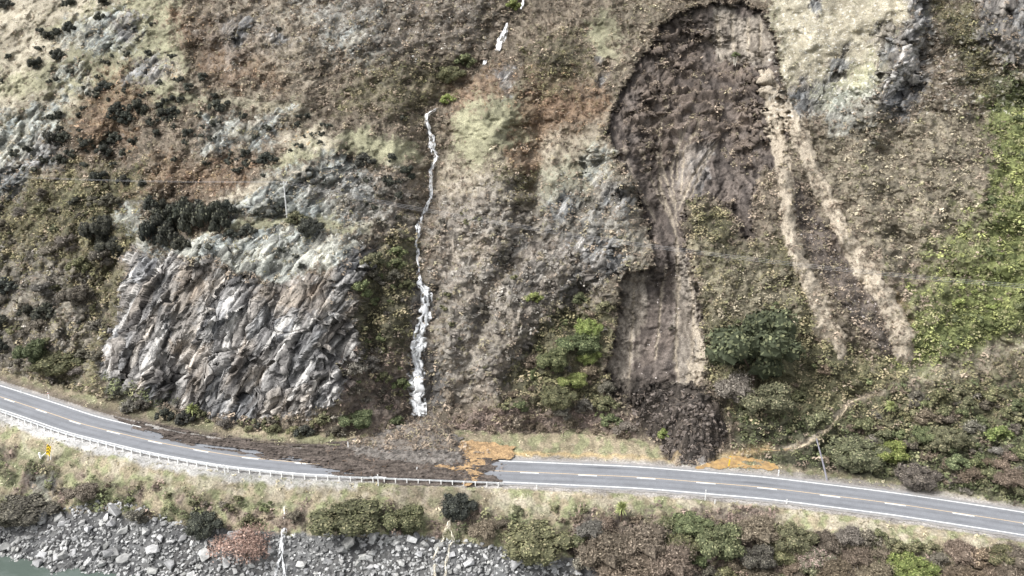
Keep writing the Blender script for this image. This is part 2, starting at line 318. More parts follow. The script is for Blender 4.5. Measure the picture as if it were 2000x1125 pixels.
zones = [  # (zone, polygon, softness px, strength)
 ('tan', [(860,200),(1190,180),(1260,480),(1200,620),(1180,720),(860,720),(840,400)], 40, .5),
 ('olive', [(-430,340),(260,330),(330,420),(260,500),(240,640),(200,790),(-430,760)], 30, .75),
 ('grey', [(-430,520),(140,500),(190,600),(140,740),(-430,760)], 40, .6),
 ('grass', [(-430,-20),(360,-300),(420,60),(360,140),(300,190),(150,240),(-430,330)], 40, .8),
 ('straw', [(-430,-300),(250,-300),(230,0),(120,40),(40,90),(-430,150)], 25, .9),
 ('straw', [(-20,50),(120,60),(240,30),(250,44),(120,110),(0,160)], 12, .8),
 ('straw', [(-430,190),(150,180),(170,205),(60,230),(-430,250)], 12, .7),
 ('grass', [(230,90),(340,85),(370,120),(330,190),(460,185),(600,190),(590,225),(440,215),(330,215),(230,150)], 16, .8),
 ('bracken', [(340,-300),(1000,-300),(960,60),(880,180),(820,250),(760,260),(600,215),(480,190),(400,140),(340,60)], 25, 1),
 ('redbrack', [(180,150),(260,130),(280,200),(250,300),(170,310),(130,260)], 18, .7),
 ('straw', [(420,10),(640,-20),(650,40),(480,60)], 25, .35),
 ('grey', [(560,-20),(980,-30),(940,90),(800,130),(600,110)], 35, .4),
 ('grass', [(590,262),(700,250),(790,275),(830,310),(760,330),(690,300),(640,300),(560,330),(520,340),(540,300)], 12, .95),
 ('straw', [(540,250),(640,255),(660,275),(630,292),(560,290)], 8, .8),
 ('straw', [(300,120),(345,122),(350,145),(325,155),(300,140)], 6, .9),
 ('straw', [(330,150),(500,190),(620,215),(600,235),(420,205)], 14, .5),
 ('redbrack', [(860,170),(980,120),(1180,180),(1190,250),(1060,300),(1040,400),(1020,440),(980,420),(1000,330),(940,250),(880,260)], 22, .7),
 ('bracken', [(1010,-30),(1300,-30),(1280,60),(1190,180),(1150,190),(1050,200),(1000,150),(1020,60)], 16, .8),
 ('grass', [(885,215),(960,190),(1020,170),(1040,200),(1030,260),(990,300),(930,330),(890,300)], 16, .95),
 ('straw', [(1080,250),(1180,230),(1195,290),(1160,320),(1060,350),(1040,310)], 18, .55),
 ('grass', [(1145,30),(1190,25),(1215,60),(1200,110),(1160,100)], 12, .9),
 ('grass', [(1060,330),(1150,300),(1190,320),(1140,380),(1060,400)], 18, .6),
 ('straw', [(860,300),(920,330),(1000,330),(980,420),(900,440),(850,400)], 25, .5),
 ('redbrack', [(1000,180),(1180,190),(1160,230),(1100,250),(1010,250)], 12, .8),
 ('bracken', [(1530,190),(1900,180),(1980,500),(1800,640),(1740,560),(1640,400),(1560,270)], 20, .5),
 ('tan', [(1560,270),(1900,190),(1960,430),(1820,560),(1700,500)], 40, .7),
 ('grass', [(1500,-30),(1800,-30),(1785,60),(1750,120),(1700,200),(1540,220),(1520,100),(1500,40)], 12, 1),
 ('straw', [(1500,-30),(1800,-30),(1785,60),(1740,110),(1640,150),(1540,200),(1520,100)], 20, .75),
 ('brock', [(1785,-20),(1830,0),(1810,120),(1790,220),(1760,240),(1720,180),(1750,80)], 10, .9),
 ('brock', [(1900,-20),(2100,-20),(2100,80),(1980,140),(1900,100)], 16, .8),
 ('olive', [(1820,0),(1890,20),(1960,150),(2010,230),(1960,240),(1880,160)], 14, .8),
 ('fern', [(1930,200),(2100,120),(2430,100),(2430,700),(2000,660),(1880,700),(1800,730),(1740,700),(1790,640),(1900,560),(1930,480),(1950,350)], 18, .95),
 ('fern', [(1740,620),(1850,480),(1940,380),(2010,660),(1770,740)], 45, .75), ('fern', [(1560,760),(1640,690),(1760,730),(1700,800)], 25, .4), ('fern', [(1390,500),(1440,520),(1430,640),(1380,620)], 18, .3),
 ('dkgreen', [(1930,150),(2100,100),(2100,240),(1960,220)], 14, .7),
 ('olive', [(1340,400),(1400,400),(1460,480),(1540,470),(1600,600),(1660,720),(1780,730),(1780,780),(1440,840),(1380,700),(1360,520)], 14, .85),
 ('tan', [(1360,480),(1480,480),(1540,520),(1560,620),(1400,640)], 30, .6),
 ('straw', [(1820,715),(2000,645),(2430,600),(2430,680),(2000,690),(1900,725),(1800,745),(1690,790),(1690,770)], 12, .45), ('straw', [(1700,772),(1800,745),(1900,715),(2000,660),(2430,610),(2430,660),(2000,690),(1900,728),(1800,755),(1720,785)], 5, .5), ('olive', [(1820,735),(2000,680),(2430,670),(2430,740),(1900,760),(1760,790)], 12, .5),
 ('dkgreen', [(1440,800),(1560,770),(1700,770),(2430,690),(2430,1090),(2000,1000),(1800,965),(1600,930),(1440,900)], 10, .8),
 ('olive', [(1620,800),(2000,740),(2430,740),(2430,850),(1900,830),(1700,850)], 20, .7),
 ('brock', [(1075,395),(1110,380),(1130,420),(1095,450)], 6, .8), ('brock', [(1150,350),(1200,340),(1235,400),(1190,430)], 7, .8), ('brock', [(1100,470),(1170,460),(1215,500),(1160,560),(1090,530)], 7, .8), ('brock', [(1040,520),(1080,500),(1070,560),(1030,580)], 6, .7), ('lichen', [(900,580),(940,560),(950,600),(910,640)], 7, .6), ('brock', [(1300,330),(1320,300),(1310,360)], 4, .5),
 ('brock', [(60,300),(130,270),(110,330),(60,350)], 7, .8), ('brock', [(200,280),(240,265),(225,300),(190,310)], 5, .8), ('brock', [(390,240),(430,235),(440,280),(400,290)], 6, .7), ('brock', [(480,250),(540,225),(530,270),(490,285)], 6, .7), ('redbrack', [(330,20),(520,80),(560,170),(420,160),(360,90)], 18, .6), ('redbrack', [(1030,130),(1180,150),(1180,200),(1040,210)], 14, .7),
 ('redbrack', [(980,300),(1050,310),(1040,440),(990,430)], 10, .7), ('lichen', [(1130,300),(1180,295),(1200,330),(1140,350)], 6, .8), ('straw', [(480,60),(560,40),(640,90),(600,160),(500,130)], 30, .35), ('olive', [(700,130),(860,110),(880,170),(800,230),(660,210)], 25, .5), ('grey', [(380,60),(520,20),(560,90),(450,130)], 22, .5),
 ('olive', [(1030,90),(1130,60),(1160,150),(1060,190)], 25, .5), ('tan', [(1190,-20),(1320,-20),(1250,110),(1200,160)], 22, .4), ('olive', [(980,330),(1050,340),(1040,460),(970,440)], 14, .7), ('lichen', [(640,60),(700,50),(690,110),(640,110)], 12, .45),
 ('olive', [(120,340),(330,330),(250,420),(120,480)], 25, .7), ('redbrack', [(330,300),(520,320),(430,390),(250,380)], 20, .6), ('tan', [(830,560),(1000,560),(1040,660),(900,760),(850,720)], 30, .6),
 ('olive', [(1560,640),(1760,720),(1700,800),(1450,830),(1540,700)], 20, .8), ('redbrack', [(1700,560),(1780,600),(1770,700),(1730,640)], 12, .5),
 ('lichen', [(340,30),(420,0),(440,40),(400,70)], 14, 0),
 ('lichen', [(130,50),(240,20),(270,40),(250,90),(180,110),(120,100)], 16, .9),
 ('lichen', [(120,130),(165,120),(170,150),(90,160)], 9, .8),
 ('lichen', [(140,165),(172,158),(172,180),(150,180)], 6, .9),
 ('lichen', [(-430,250),(30,225),(130,190),(130,215),(90,290),(60,330),(-20,420),(-430,430)], 18, .9),
 ('brock', [(-20,330),(40,300),(90,280),(60,370),(0,400)], 14, .7),
 ('brock', [(215,50),(280,20),(262,60),(230,86)], 9, .9),
 ('brock', [(265,120),(310,108),(330,130),(290,160),(245,165)], 8, .9),
 ('brock', [(450,35),(480,30),(495,60),(460,90),(440,70)], 9, .8),
 ('brock', [(528,70),(555,65),(558,85),(532,88)], 5, .9),
 ('brock', [(960,140),(1010,120),(1010,160),(980,190)], 7, .9),
 ('brock', [(1160,95),(1180,100),(1175,120),(1155,115)], 4, .9),
 ('brock', [(1165,150),(1200,130),(1190,150),(1170,168)], 4, .9),
 ('lichen', [(400,235),(470,235),(500,240),(560,215),(560,240),(500,290),(420,300),(395,290)], 14, .8),
 ('lichen', [(560,-10),(760,10),(760,60),(720,110),(640,100),(600,40)], 40, .35),
 ('lichen', [(430,400),(520,345),(640,300),(700,315),(745,370),(760,420),(700,450),(560,430),(440,430)], 14, .9),
 ('straw', [(425,395),(480,360),(560,340),(620,312),(600,335),(500,372),(440,400)], 6, .95),
 ('lichen', [(230,400),(290,380),(300,430),(270,470),(215,440)], 10, .7),
 ('grass', [(470,430),(560,420),(720,440),(720,455),(600,450),(440,450),(380,480),(400,460)], 5, .9),
 ('lichen', [(440,462),(560,440),(700,460),(720,490),(650,520),(600,545),(520,550),(430,510),(330,500),(270,490),(330,470)], 8, 1),
 ('lichen', [(1000,470),(1060,330),(1190,300),(1225,345),(1262,440),(1276,490),(1270,520),(1210,530),(1120,500)], 14, .2),
 ('brock', [(1060,400),(1180,330),(1225,350),(1240,420),(1200,470),(1080,460)], 20, .5),
 ('brock', [(1010,490),(1060,450),(1210,470),(1215,520),(1190,560),(1100,590),(1010,560)], 12, .75),
 ('lichen', [(1530,210),(1620,150),(1720,180),(1700,270),(1600,240),(1550,240)], 14, .55),
 ('brock', [(1540,170),(1580,150),(1600,180),(1570,240),(1540,240)], 9, .9),
 ('brock', [(1620,110),(1665,90),(1655,140),(1620,170)], 8, .8),
 ('brock', [(1710,60),(1790,40),(1775,170),(1755,240),(1700,200)], 12, .7),
 ('brock', [(1580,-10),(1605,-5),(1600,25),(1578,15)], 4, .9),
 ('grey', [(560,350),(780,330),(830,420),(830,800),(700,830),(690,600),(740,470)], 14, .5),
 ('olive', [(700,500),(810,430),(820,540),(800,640),(790,720),(690,760),(690,600)], 20, .8),
 ('grey', [(840,380),(1000,360),(1180,560),(1180,720),(1020,780),(860,760),(840,560)], 30, .7),
 ('wet', [(800,550),(850,550),(850,640),(866,720),(874,805),(790,818),(796,700)], 8, .9),
 ('rock', [(245,492),(330,500),(400,505),(450,522),(520,550),(600,545),(650,530),(690,500),(722,472),(738,490),(705,560),(692,620),(700,690),(690,770),(600,812),(500,825),(400,812),(330,800),(200,772),(203,690),(228,600),(240,540)], 6, 1),
 ('trock', [(360,510),(415,505),(410,560),(390,620),(365,700),(330,690),(330,600)], 8, .75),
 ('trock', [(500,550),(640,560),(650,600),(580,615),(500,590)], 8, .6),
 ('brock', [(640,535),(700,490),(735,490),(700,560),(692,620),(655,600)], 8, .8),
 ('dkgreen', [(200,740),(330,790),(330,800),(240,790),(200,775)], 8, .7),
 ('olive', [(1000,740),(1080,600),(1200,590),(1200,660),(1180,720),(1190,790),(1060,800),(960,800)], 14, .9),
 ('reds', [(870,830),(930,790),(1060,810),(1180,800),(1250,830),(1240,860),(1000,835),(900,856)], 8, .9),
 ('reds', [(680,700),(790,680),(795,830),(700,850),(660,830)], 12, .6),
]
cA = np.zeros((nr, nc, 3)); cB = np.zeros((nr, nc, 3)); fR = np.zeros((nr, nc)); fS = np.zeros((nr, nc)); dens = np.zeros((nr, nc)); kind = np.zeros((nr, nc), np.int8)
dith = rng.random((nr, nc)); zrk = np.zeros((nr, nc), np.int8)      # 1 rock, 2 slide, 3 shore, 4 verge
def paint(z, wgt, cls=None):
    A_, B_, r_, s_, k_, d_ = zc[z]; w3 = wgt[..., None]
    cA[:] = cA*(1-w3)+np.array(A_)*w3; cB[:] = cB*(1-w3)+np.array(B_)*w3
    fR[:] = fR*(1-wgt)+r_*wgt; fS[:] = fS*(1-wgt)+s_*wgt
    m = wgt > dith*.999; kind[m] = k_; dens[m] = d_
    if cls is not None: zrk[wgt > .5] = cls
paint('bracken', np.ones((nr, nc)))
pn = nw(26, 61); pn2 = nw(9, 62); pn3 = nw(3.6, 63)
def soft(P, s, st): return st*sstep(-s, s, poly_sd(P, Wu, Wv)+pn*s*1.1+pn2*s*.9+pn3*min(s,16)*.9)
for z, P, s, st in zones:
    if st <= 0: continue
    bx0 = min(p[0] for p in P)-60-s*3; bx1 = max(p[0] for p in P)+60+s*3; by0 = min(p[1] for p in P)-60-s*3; by1 = max(p[1] for p in P)+60+s*3
    paint(z, soft(P, s, st), 1 if z in ('rock',) and st == 1 else None)
# landslide scar
inS = sstep(0, 3, sdS); paint('earth', inS, 2)
slp = soft([(1290,60),(1390,60),(1400,110),(1500,140),(1520,190),(1500,290),(1440,330),(1400,270),(1330,290),(1280,330),(1200,300),(1240,180)], 12, 1)*inS*(sstep(-.15, .12, fbm(U/38, V/26, 4, 71)+.10)); paint('slump', slp)
paint('clay', inS*soft([(1390,10),(1500,30),(1515,90),(1500,130),(1400,110),(1375,60)], 5, .9))
paint('clay', inS*soft([(1212,536),(1280,532),(1275,580),(1255,640),(1240,700),(1232,770),(1205,770),(1184,720),(1208,600)], 6, .8)); paint('earth', inS*soft([(1285,520),(1318,500),(1322,640),(1318,760),(1250,765),(1252,690),(1272,620)], 4, .75))
paint('clay', inS*soft([(1320,480),(1355,520),(1372,600),(1385,680),(1378,740),(1330,770),(1320,640)], 5, .75))
paint('scree', inS*soft([(1355,620),(1385,680),(1378,745),(1350,760),(1352,680)], 4, .8))
paint('trock', inS*soft([(1330,300),(1390,280),(1380,330),(1340,390),(1320,370)], 8, .7))
paint('rock', inS*soft([(1370,290),(1392,285),(1385,340),(1345,385),(1350,330)], 5, .6))
rill = np.zeros_like(D)
for P, wd in (([(1285,300),(1290,370),(1310,420),(1322,470),(1325,560),(1322,640),(1318,700),(1325,745)], 3.2), ([(1330,260),(1310,330),(1318,400),(1322,440)], 2.2), ([(1388,290),(1350,350),(1325,410)], 2.5), ([(1370,240),(1335,300),(1330,380)], 1.8), ([(1250,300),(1280,370),(1305,420)], 2), ([(1300,210),(1285,260),(1295,330),(1315,400)], 2), ([(1345,235),(1325,290),(1322,350)], 1.8), ([(1405,270),(1372,330),(1345,390),(1330,420)], 2), ([(1215,300),(1250,370),(1280,430)], 1.8), ([(1300,520),(1290,600),(1280,700)], 2), ([(1345,520),(1355,600),(1350,700),(1340,750)], 2.5), ([(1240,540),(1235,640),(1225,760)], 2), ([(1400,30),(1405,90)], 3), ([(1430,30),(1432,95)], 2.5), ([(1462,35),(1460,100)], 3), ([(1486,45),(1484,110)], 2.5)):
    rill = np.maximum(rill, np.exp(-(line_d(P, U+2.5*nw(10, 77), V)/wd)**2))
paint('scree', rill*inS*.8); R2 = -.5*rill
paint('earth', sstep(-1, 4, sdM)*.85, 2)
paint('scree', sstep(0, .10, tongue)*.95, 2)
paint('scree', np.clip(1.4*np.exp(-(line_d([(1480,876),(1545,876),(1580,862),(1615,836),(1640,806),(1660,788),(1690,775),(1722,767)], U+1.5*nw(9, 88), V)/5.5)**2), 0, 1)*.95)
paint('orange', np.exp(-(line_d([(1390,902),(1440,888),(1500,874)], U, V+3*nw(14, 89))/9)**2)*.9)
# landslide lobe, fan, road edge
paint('dmud', soft([(1180,745),(1215,752),(1250,728),(1275,758),(1310,735),(1330,765),(1390,755),(1400,800),(1300,820),(1200,800)], 6, .85), 2); paint('dmud', sstep(-3, 4, sdL), 2); paint('clay', .8*sstep(-3, 6, poly_sd([(1290,760),(1330,735),(1370,765),(1412,812),(1405,830),(1350,788),(1320,800),(1300,775)], fu, fv)), 2)
paint('mud', sstep(-4, 8, sdF)*.6, 2); paint('gravel', sstep(0, 25, sdF)*.35, 2)
T_ = toe[None, :]; NE = near[None, :]
low = V > NE
gap = sstep(-4, 4, V-T_+4*pn); 
vg = gap*(~low); left = U < 640
paint('verge', vg*(sdF < -2)*(sdL < -2), 4); paint('vgreen', vg*sstep(.0, .5, pn+.15)*(sdF < -2)*(sdL < -2)*.8)
paint('mud', vg*np.exp(-((rd-5.3)/1.8)**2)*(U < 640)*.9*(sdF < 0)); paint('gravel', vg*(np.abs(rd) < 4.9)*1.)
paint('gravel', vg*sstep(6.6, 5.6, rd+pn*.6)*(rd > 0)*(U > 980)*.75)
paint('orange', vg*(U > 940)*(U < 1330)*sstep(1.2, .2, np.abs(rd-6.2+pn*.8)/1.0)*(.4+.6*sstep(1320, 980, U)))
# below the road
paint('verge', low*1.0, 4); paint('vgreen', low*sstep(-.2, .5, pn+.25*np.sign(U-500)*0+.1), 4)
paint('straw', low*sstep(.1, .5, nw(40, 81)+.2)*sstep(70, 20, V-NE)*.7)
paint('reds', low*sstep(30, 60, V-NE)*sstep(-.1, .4, nw(45, 82)+.1*(U > 1200))*.8)
paint('dkgreen', low*sstep(35, 70, V-NE)*sstep(.1, .4, nw(50, 83)+.1)*.7)
paint('reds', low*soft([(1120,1010),(1480,990),(1560,1060),(1500,1300),(1100,1300)], 12, .8))
paint('wgravel', (V > NE-40)*(U < 700)*sstep(3.6, 4.0, -rd)*sstep(7.0, 5.9, -rd+.6*pn)*np.clip(1.1-U/1600, 0, 1))
paint('gravel', sstep(3.4, 3.8, -rd)*sstep(5.6, 4.8, -rd+.4*pn)*(U > 680)*.9)
paint('mud', low*soft([(780,945),(960,945),(950,985),(860,1000),(790,985)], 8, .5))
shore = sstep(-5, 3, V-rip[None, :]+6*pn)*(V > NE); paint('shore', shore, 3)
paint('brock', low*soft([(50,930),(95,920),(120,975),(70,1010)], 8, .6))
# colour variation
ang = math.radians(58); sa = Sx*math.cos(ang)+Sv*math.sin(ang); sb = -Sx*math.sin(ang)+Sv*math.cos(ang)
n1 = fbm(Sx/2.2, Sv/2.2, 4, 90); n2 = fbm(Sx/14, Sv/14, 3, 91)
mixv = np.clip(.5+.75*n1+.35*n2, 0, 1)
strk = fbm(sa/9, sb/1.1, 4, 92); rmix = np.clip(.5+1.0*strk+.3*n1, 0, 1)
rockw = np.clip(fR*1.6, 0, 1); mixv = mixv*(1-rockw)+rmix*rockw
flowz = (inS > .5)|(tongue > 0)
wq = 1.6*fbm(Sx/9, Sv/9, 3, 193); fl = .8*fbm((Sx+wq)/1.5, Sv/11, 4, 93)+.4*n1; fl = np.where(tongue > -.1, .75*fbm((Sx-.42*Sv+wq)/1.1, Sv/10, 3, 293)+.12*n1, fl); mixv = np.where(flowz & (slp < .5), np.clip(.5+1.1*fl, 0, 1), mixv)
col = cA*mixv[..., None]+cB*(1-mixv[..., None])
wv, ww, wox, woy, wgap = worley(sa/7.5+.10*n1, sb/2.9+.10*n1, 1); w2, w3, wox2, woy2, wg2 = worley(sa/2.6+.12*n1, sb/.85+.12*n1, 2)
tint = (.80+.40*wv)[..., None]*np.stack([1+.10*(ww-.4), 1+0*ww, 1-.12*(ww-.4)], -1)
col = col*(1-rockw[..., None])+col*tint*rockw[..., None]
wh = sstep(.20, .5, fbm(sa/16, sb/1.5, 5, 95)+.25*n2)*sstep(.75, 1, fR)                     # pale mineral runs down the cliff
wh = np.maximum(wh, .8*np.exp(-(line_d([(405,560),(385,640),(365,700),(340,770)], U, V)/5)**2)*(fR > .5))
col = col*(1-.6*wh[..., None])+np.array((.62,.60,.57))*.6*wh[..., None]
stn = .45*sstep(.12, .6, fbm(sa/12, sb/4, 3, 301))*rockw*(zrk == 1); col = col*(1-stn[..., None]*(1-np.array((1.05,.92,.78))))
speck = (_G[(np.arange(nr*nc)//7919) & 255, (np.arange(nr*nc)*31) & 255]).reshape(nr, nc)
pale = sstep(.42, .6, fbm(Sx/1.0, Sv/1.0, 2, 96))*np.where((U > 1500) & (V < 260), 1, 0)*(fR < .6)*(V < 230)
col = col*(1-.5*pale[..., None])+np.array((.66,.63,.56))*.5*pale[..., None]
strk2 = fbm(sa/3.2, sb/.42, 3, 310); col *= (1+rockw*.38*strk2)[..., None]; cr = sstep(.30, .5, fbm(sa/7, sb/.9, 3, 311)); col *= (1-.35*rockw*cr)[..., None]*np.ones(3)
col *= (1+.24*n2)[..., None]

# ------------------------------------------------------------------ small relief along the surface normal
def normals(X, Y, Z):
    P = np.stack([X, Y, Z], -1); du = np.gradient(P, axis=1); dv = np.gradient(P, axis=0)
    n = np.cross(du, -dv); n /= np.linalg.norm(n, axis=-1, keepdims=True)+1e-9; n[n[..., 2] < 0] *= -1; return n
NN = normals(X, Y, Z)
b3, b4, bx_, by_, bg_ = worley(sa/15+.4*n2, sb/8+.4*n2, 5)
big_f = (b3-.5)*1.0+bx_*(b4-.5)*1.8+by_*(b3-.5)*2.2-.7*np.exp(-(bg_/.04)**2)
blk = (wv-.5)*1.3+wox*(ww-.5)*2.2+woy*(wv-.5)*2.2-.6*np.exp(-(wgap/.06)**2)+big_f
blk2 = (w2-.5)*.42+wox2*(w3-.5)*.5+woy2*(w2-.5)*.5-.12*np.exp(-(wg2/.07)**2)
rockd = fR*(blk+blk2+.12*strk)
softd = fS*(1.45*fbm(Sx/2.3, Sv/2.3, 4, 97, .6))
# step edges of slumped turf: terraces running across the scar head
tq = (Sv+5.5*fbm(Sx/18, Sv/16, 4, 98)+.004*Sx*Sx*0)/5.8; tf = tq-np.floor(tq); tr_ = (Sv+2.5*fbm(Sx/7, Sv/9, 4, 198))/2.6; tg = tr_-np.floor(tr_)
ter = slp*(2.0*sstep(0, .12, tf)*(1-tf)+.25*sstep(0, .2, tg)*(1-tg)+.8*fbm(Sx/3, Sv/2.2, 3, 199))
flr = np.where(flowz, (.35*fl+.25*fbm(Sx/.9, Sv/.9, 2, 194))*np.where(tongue > -.2, .35, 1), 0)
disp = rockd+softd+ter+flr+R2*inS
hard = np.where(np.abs(rd) < 4.6, 0, 1)*np.where(V > T_-8, np.clip((np.abs(rd)-4.6)/3, 0, 1), 1)
disp *= hard
X2 = X+NN[..., 0]*disp; Y2 = Y+NN[..., 1]*disp; Z2 = Z+NN[..., 2]*disp
P3 = np.stack([X2, Y2, Z2], -1)
Nfin = normals(X2, Y2, Z2)
idx = np.arange(nr*nc).reshape(nr, nc)
quads = np.stack([idx[1:, :-1], idx[1:, 1:], idx[:-1, 1:], idx[:-1, :-1]], -1).reshape(-1, 4)
qz = np.maximum(zrk[1:, :-1], 0).reshape(-1)
flatP = P3.reshape(-1, 3); flatC = np.clip(col, .01, .9).reshape(-1, 3)
def sub_ground(name, sel, mat, smooth):
    q = quads[sel]; u, inv = np.unique(q, return_inverse=True)
    o = mesh_obj(name, flatP[u], inv.reshape(q.shape), mat, cols=flatC[u], smooth=smooth); tag(o, kind='structure'); return o
sub_ground('hillside', qz == 0, M_ground, True); sub_ground('cliff', qz == 1, M_rock, False)
sub_ground('landslide', qz == 2, M_ground, True); sub_ground('lakeshore', qz == 3, M_rock, True); sub_ground('verge', qz == 4, M_ground, True)
BV = BVHTree.FromPolygons([tuple(p) for p in flatP[idx[::3, ::3].ravel()].tolist()],
     (lambda r, c: np.stack([np.arange(r*c).reshape(r, c)[1:, :-1], np.arange(r*c).reshape(r, c)[1:, 1:], np.arange(r*c).reshape(r, c)[:-1, 1:], np.arange(r*c).reshape(r, c)[:-1, :-1]], -1).reshape(-1, 4).tolist())(*idx[::3, ::3].shape))
def at(px, py, default_z=None):
    d = Vector(ray(px, py)); d.normalize(); h = BV.ray_cast(Vector((0, 0, HC)), d, 2000)
    return (h[0], h[1]) if h[0] is not None else (Vector((*on_z(px, py), 0)), Vector((0, 0, 1)))
def ppm(p): return FPX/(p[1]*CP-(p[2]-HC)*SP)          # photo pixels per metre at a point

# ------------------------------------------------------------------ road, painted lines, lake
def strip(name, s0, s1, offa, offb, z, mat, step=1.0, parent=None, wob=0):
    n = max(2, int((s1-s0)/step)+1); s = np.linspace(s0, s1, n)
    na = max(1, int(abs(offb-offa)/2.2)); vs = []
    for j in range(na+1):
        o = offa+(offb-offa)*j/na; o = o+(wob*pnoise(s*.7+j*31, s*0+j*5.3) if wob and j in (0, na) else 0)
        x, y = road_at(s, o); vs.append(np.stack([x, y, np.full(n, z)], -1))
    V_ = np.concatenate(vs); f = [(j*n+i, j*n+i+1, (j+1)*n+i+1, (j+1)*n+i) for j in range(na) for i in range(n-1)]
    if offb < offa: f = [q[::-1] for q in f]
    return mesh_obj(name, V_, f, mat, parent)
S0, S1 = 60, seg[-1]-60
def s_of(px, py):
    x, y = on_z(px, py); return float(seg[np.argmin((RX-x)**2+(RY-y)**2)])
def road_sheet():
    s_ = np.arange(S0, S1, .35); o_ = np.linspace(-4.25, 4.25, 43); SS, OO = np.meshgrid(s_, o_)
    edge = .22*pnoise(SS*.6, SS*0+.3)+.10*pnoise(SS*2.3, SS*0+3.3); O2 = np.where(np.abs(OO) > 4.0, OO+edge, OO)
    x, y = road_at(SS.ravel(), O2.ravel()); V_ = np.stack([x, y, np.zeros_like(x)], -1)
    i_ = np.arange(SS.size).reshape(SS.shape); q = np.stack([i_[:-1, :-1], i_[:-1, 1:], i_[1:, 1:], i_[1:, :-1]], -1).reshape(-1, 4)
    lane = np.abs(OO)-1.65; trk = np.exp(-((np.abs(lane)-.75)/.28)**2)
    t = 1-.16*trk+.10*fbm(SS/7, OO/1.5, 3, 400)+.08*fbm(SS/.9, OO/.9, 2, 401)+.10*(np.abs(OO) > 3.5)
    c = np.array((.198,.206,.222))*t[..., None]
    sh = sstep(3.45, 3.9, np.abs(OO)+.3*fbm(SS/1.2, OO, 2, 402))[..., None]; c = c*(1-sh)+np.array((.27,.26,.25))*sh*(1+.2*fbm(SS/.5, OO/.5, 2, 403))[..., None]
    for a_, b_2, c_ in ((.30, .9, .55), (.62, 2.4, .6), (.71, 1.2, .6), (.93, 1.0, .45), (.97, .6, .5), (.55, -1.9, .75)):
        sc0 = S0+(S1-S0)*a_; m_ = np.exp(-(((SS-sc0)/3.2)**2+((OO-b_2)/.22)**2)); c = c*(1-(1-c_)*m_[..., None])
    return mesh_obj('road', V_, q, M_road, cols=c.reshape(-1, 3), smooth=True)
M_road = vcol_mat('chip_seal_road', .86, 1.14, 6, .25, .82, dist=.03)
tag(road_sheet(), kind='structure')
ln = strip('edge_line', S0, S1, 3.16, 3.42, .006, M_paint); tag(ln, kind='structure')
ln = strip('edge_line', S0, S1, -3.42, -3.16, .006, M_paint); tag(ln, kind='structure')
tag(strip('centre_line', S0, S1, -.02, .13, .006, M_yel), kind='structure')
sd0 = s_of(1018, 921); k0 = -30
allv = []; allf = []
for k in range(-14, 14):
    a = sd0+k*10.05
    if a < S0 or a+3 > S1: continue
    n = 4; s = np.linspace(a, a+3.2, n); b = sum(len(v) for v in allv)
    for o in (-.30, -.03):
        x, y = road_at(s, o); allv.append(np.stack([x, y, np.full(n, .0075)], -1))
    allf += [(b+i, b+i+1, b+n+i+1, b+n+i) for i in range(n-1)]
tag(mesh_obj('centre_dashes', np.concatenate(allv), allf, M_paint), kind='structure')

m, nt_, b_ = mat_base('lake_water', .08); b_.inputs['Base Color'].default_value = (.085, .108, .094, 1); b_.inputs['Specular IOR Level'].default_value = .5
v_, nz_ = noise_scale(nt_, 1.2, 0, 1, 3); bp = N(nt_, 'ShaderNodeBump', Strength=.35, Distance=.12); nt_.links.new(nz_, bp.inputs['Height']); nt_.links.new(bp.outputs[0], b_.inputs['Normal'])
ZW = -10.4
gx, gy = np.meshgrid(np.linspace(-320, 320, 33), np.linspace(-120, 150, 28)); gz = np.full(gx.shape, ZW)
ii = np.arange(gx.size).reshape(gx.shape)
tag(mesh_obj('lake', np.stack([gx, gy, gz], -1).reshape(-1, 3), np.stack([ii[:-1, :-1], ii[:-1, 1:], ii[1:, 1:], ii[1:, :-1]], -1).reshape(-1, 4), m), kind='structure')
tag(mesh_obj('valley_floor', [(-900, -500, -14), (900, -500, -14), (900, 60, -14), (-900, 60, -14)], [(0, 1, 2, 3)], flat_mat('lakebed', (.12, .13, .11), .9)), kind='structure')

# ------------------------------------------------------------------ mud sheet over the road
def sheet(name, polys, zmin, thick, colA_, colB_, mat, seed, x0, x1, y0, y1, st=2.0, kindn='stuff', streak=False, label=None, cut=None):
    u = np.arange(x0, x1, st); v = np.arange(y0, y1, st*.55); UU, VV = np.meshgrid(u, v)
    gX, gY = on_z(UU, VV, zmin)
    sdp = np.full(UU.shape, -1e9)
    du_, dv_ = 12*fbm(gX/2.5, gY/2, 4, seed), 4.5*fbm(gX/2.5, gY/2, 4, seed+1)
    for P in polys: sdp = np.maximum(sdp, poly_sd(P, UU+du_, VV+dv_))
    if cut is not None: sdp = cut(UU, VV, gX, gY, sdp)
    h = thick*sstep(0, 12, sdp)*(.55+.9*np.abs(fbm(gX/1.1, gY/.8, 4, seed+2)))
    gX, gY = on_z(UU, VV, zmin+h)
    f = fbm(gX/(3 if streak else 1.2), gY/(.8 if streak else 1.2), 4, seed+3); mv = np.clip(.5+f, 0, 1)[..., None]
    c = np.array(colA_)*mv+np.array(colB_)*(1-mv)
    i_ = np.arange(UU.size).reshape(UU.shape); q = np.stack([i_[1:, :-1], i_[1:, 1:], i_[:-1, 1:], i_[:-1, :-1]], -1).reshape(-1, 4)
    ok = (sdp > 0).ravel(); q = q[ok[q].all(1)]
    uu_, inv = np.unique(q, return_inverse=True)
    o = mesh_obj(name, np.stack([gX, gY, zmin+h], -1).reshape(-1, 3)[uu_], inv.reshape(q.shape), mat, cols=c.reshape(-1, 3)[uu_], smooth=True)
    return tag(o, kind=kindn, label=label)
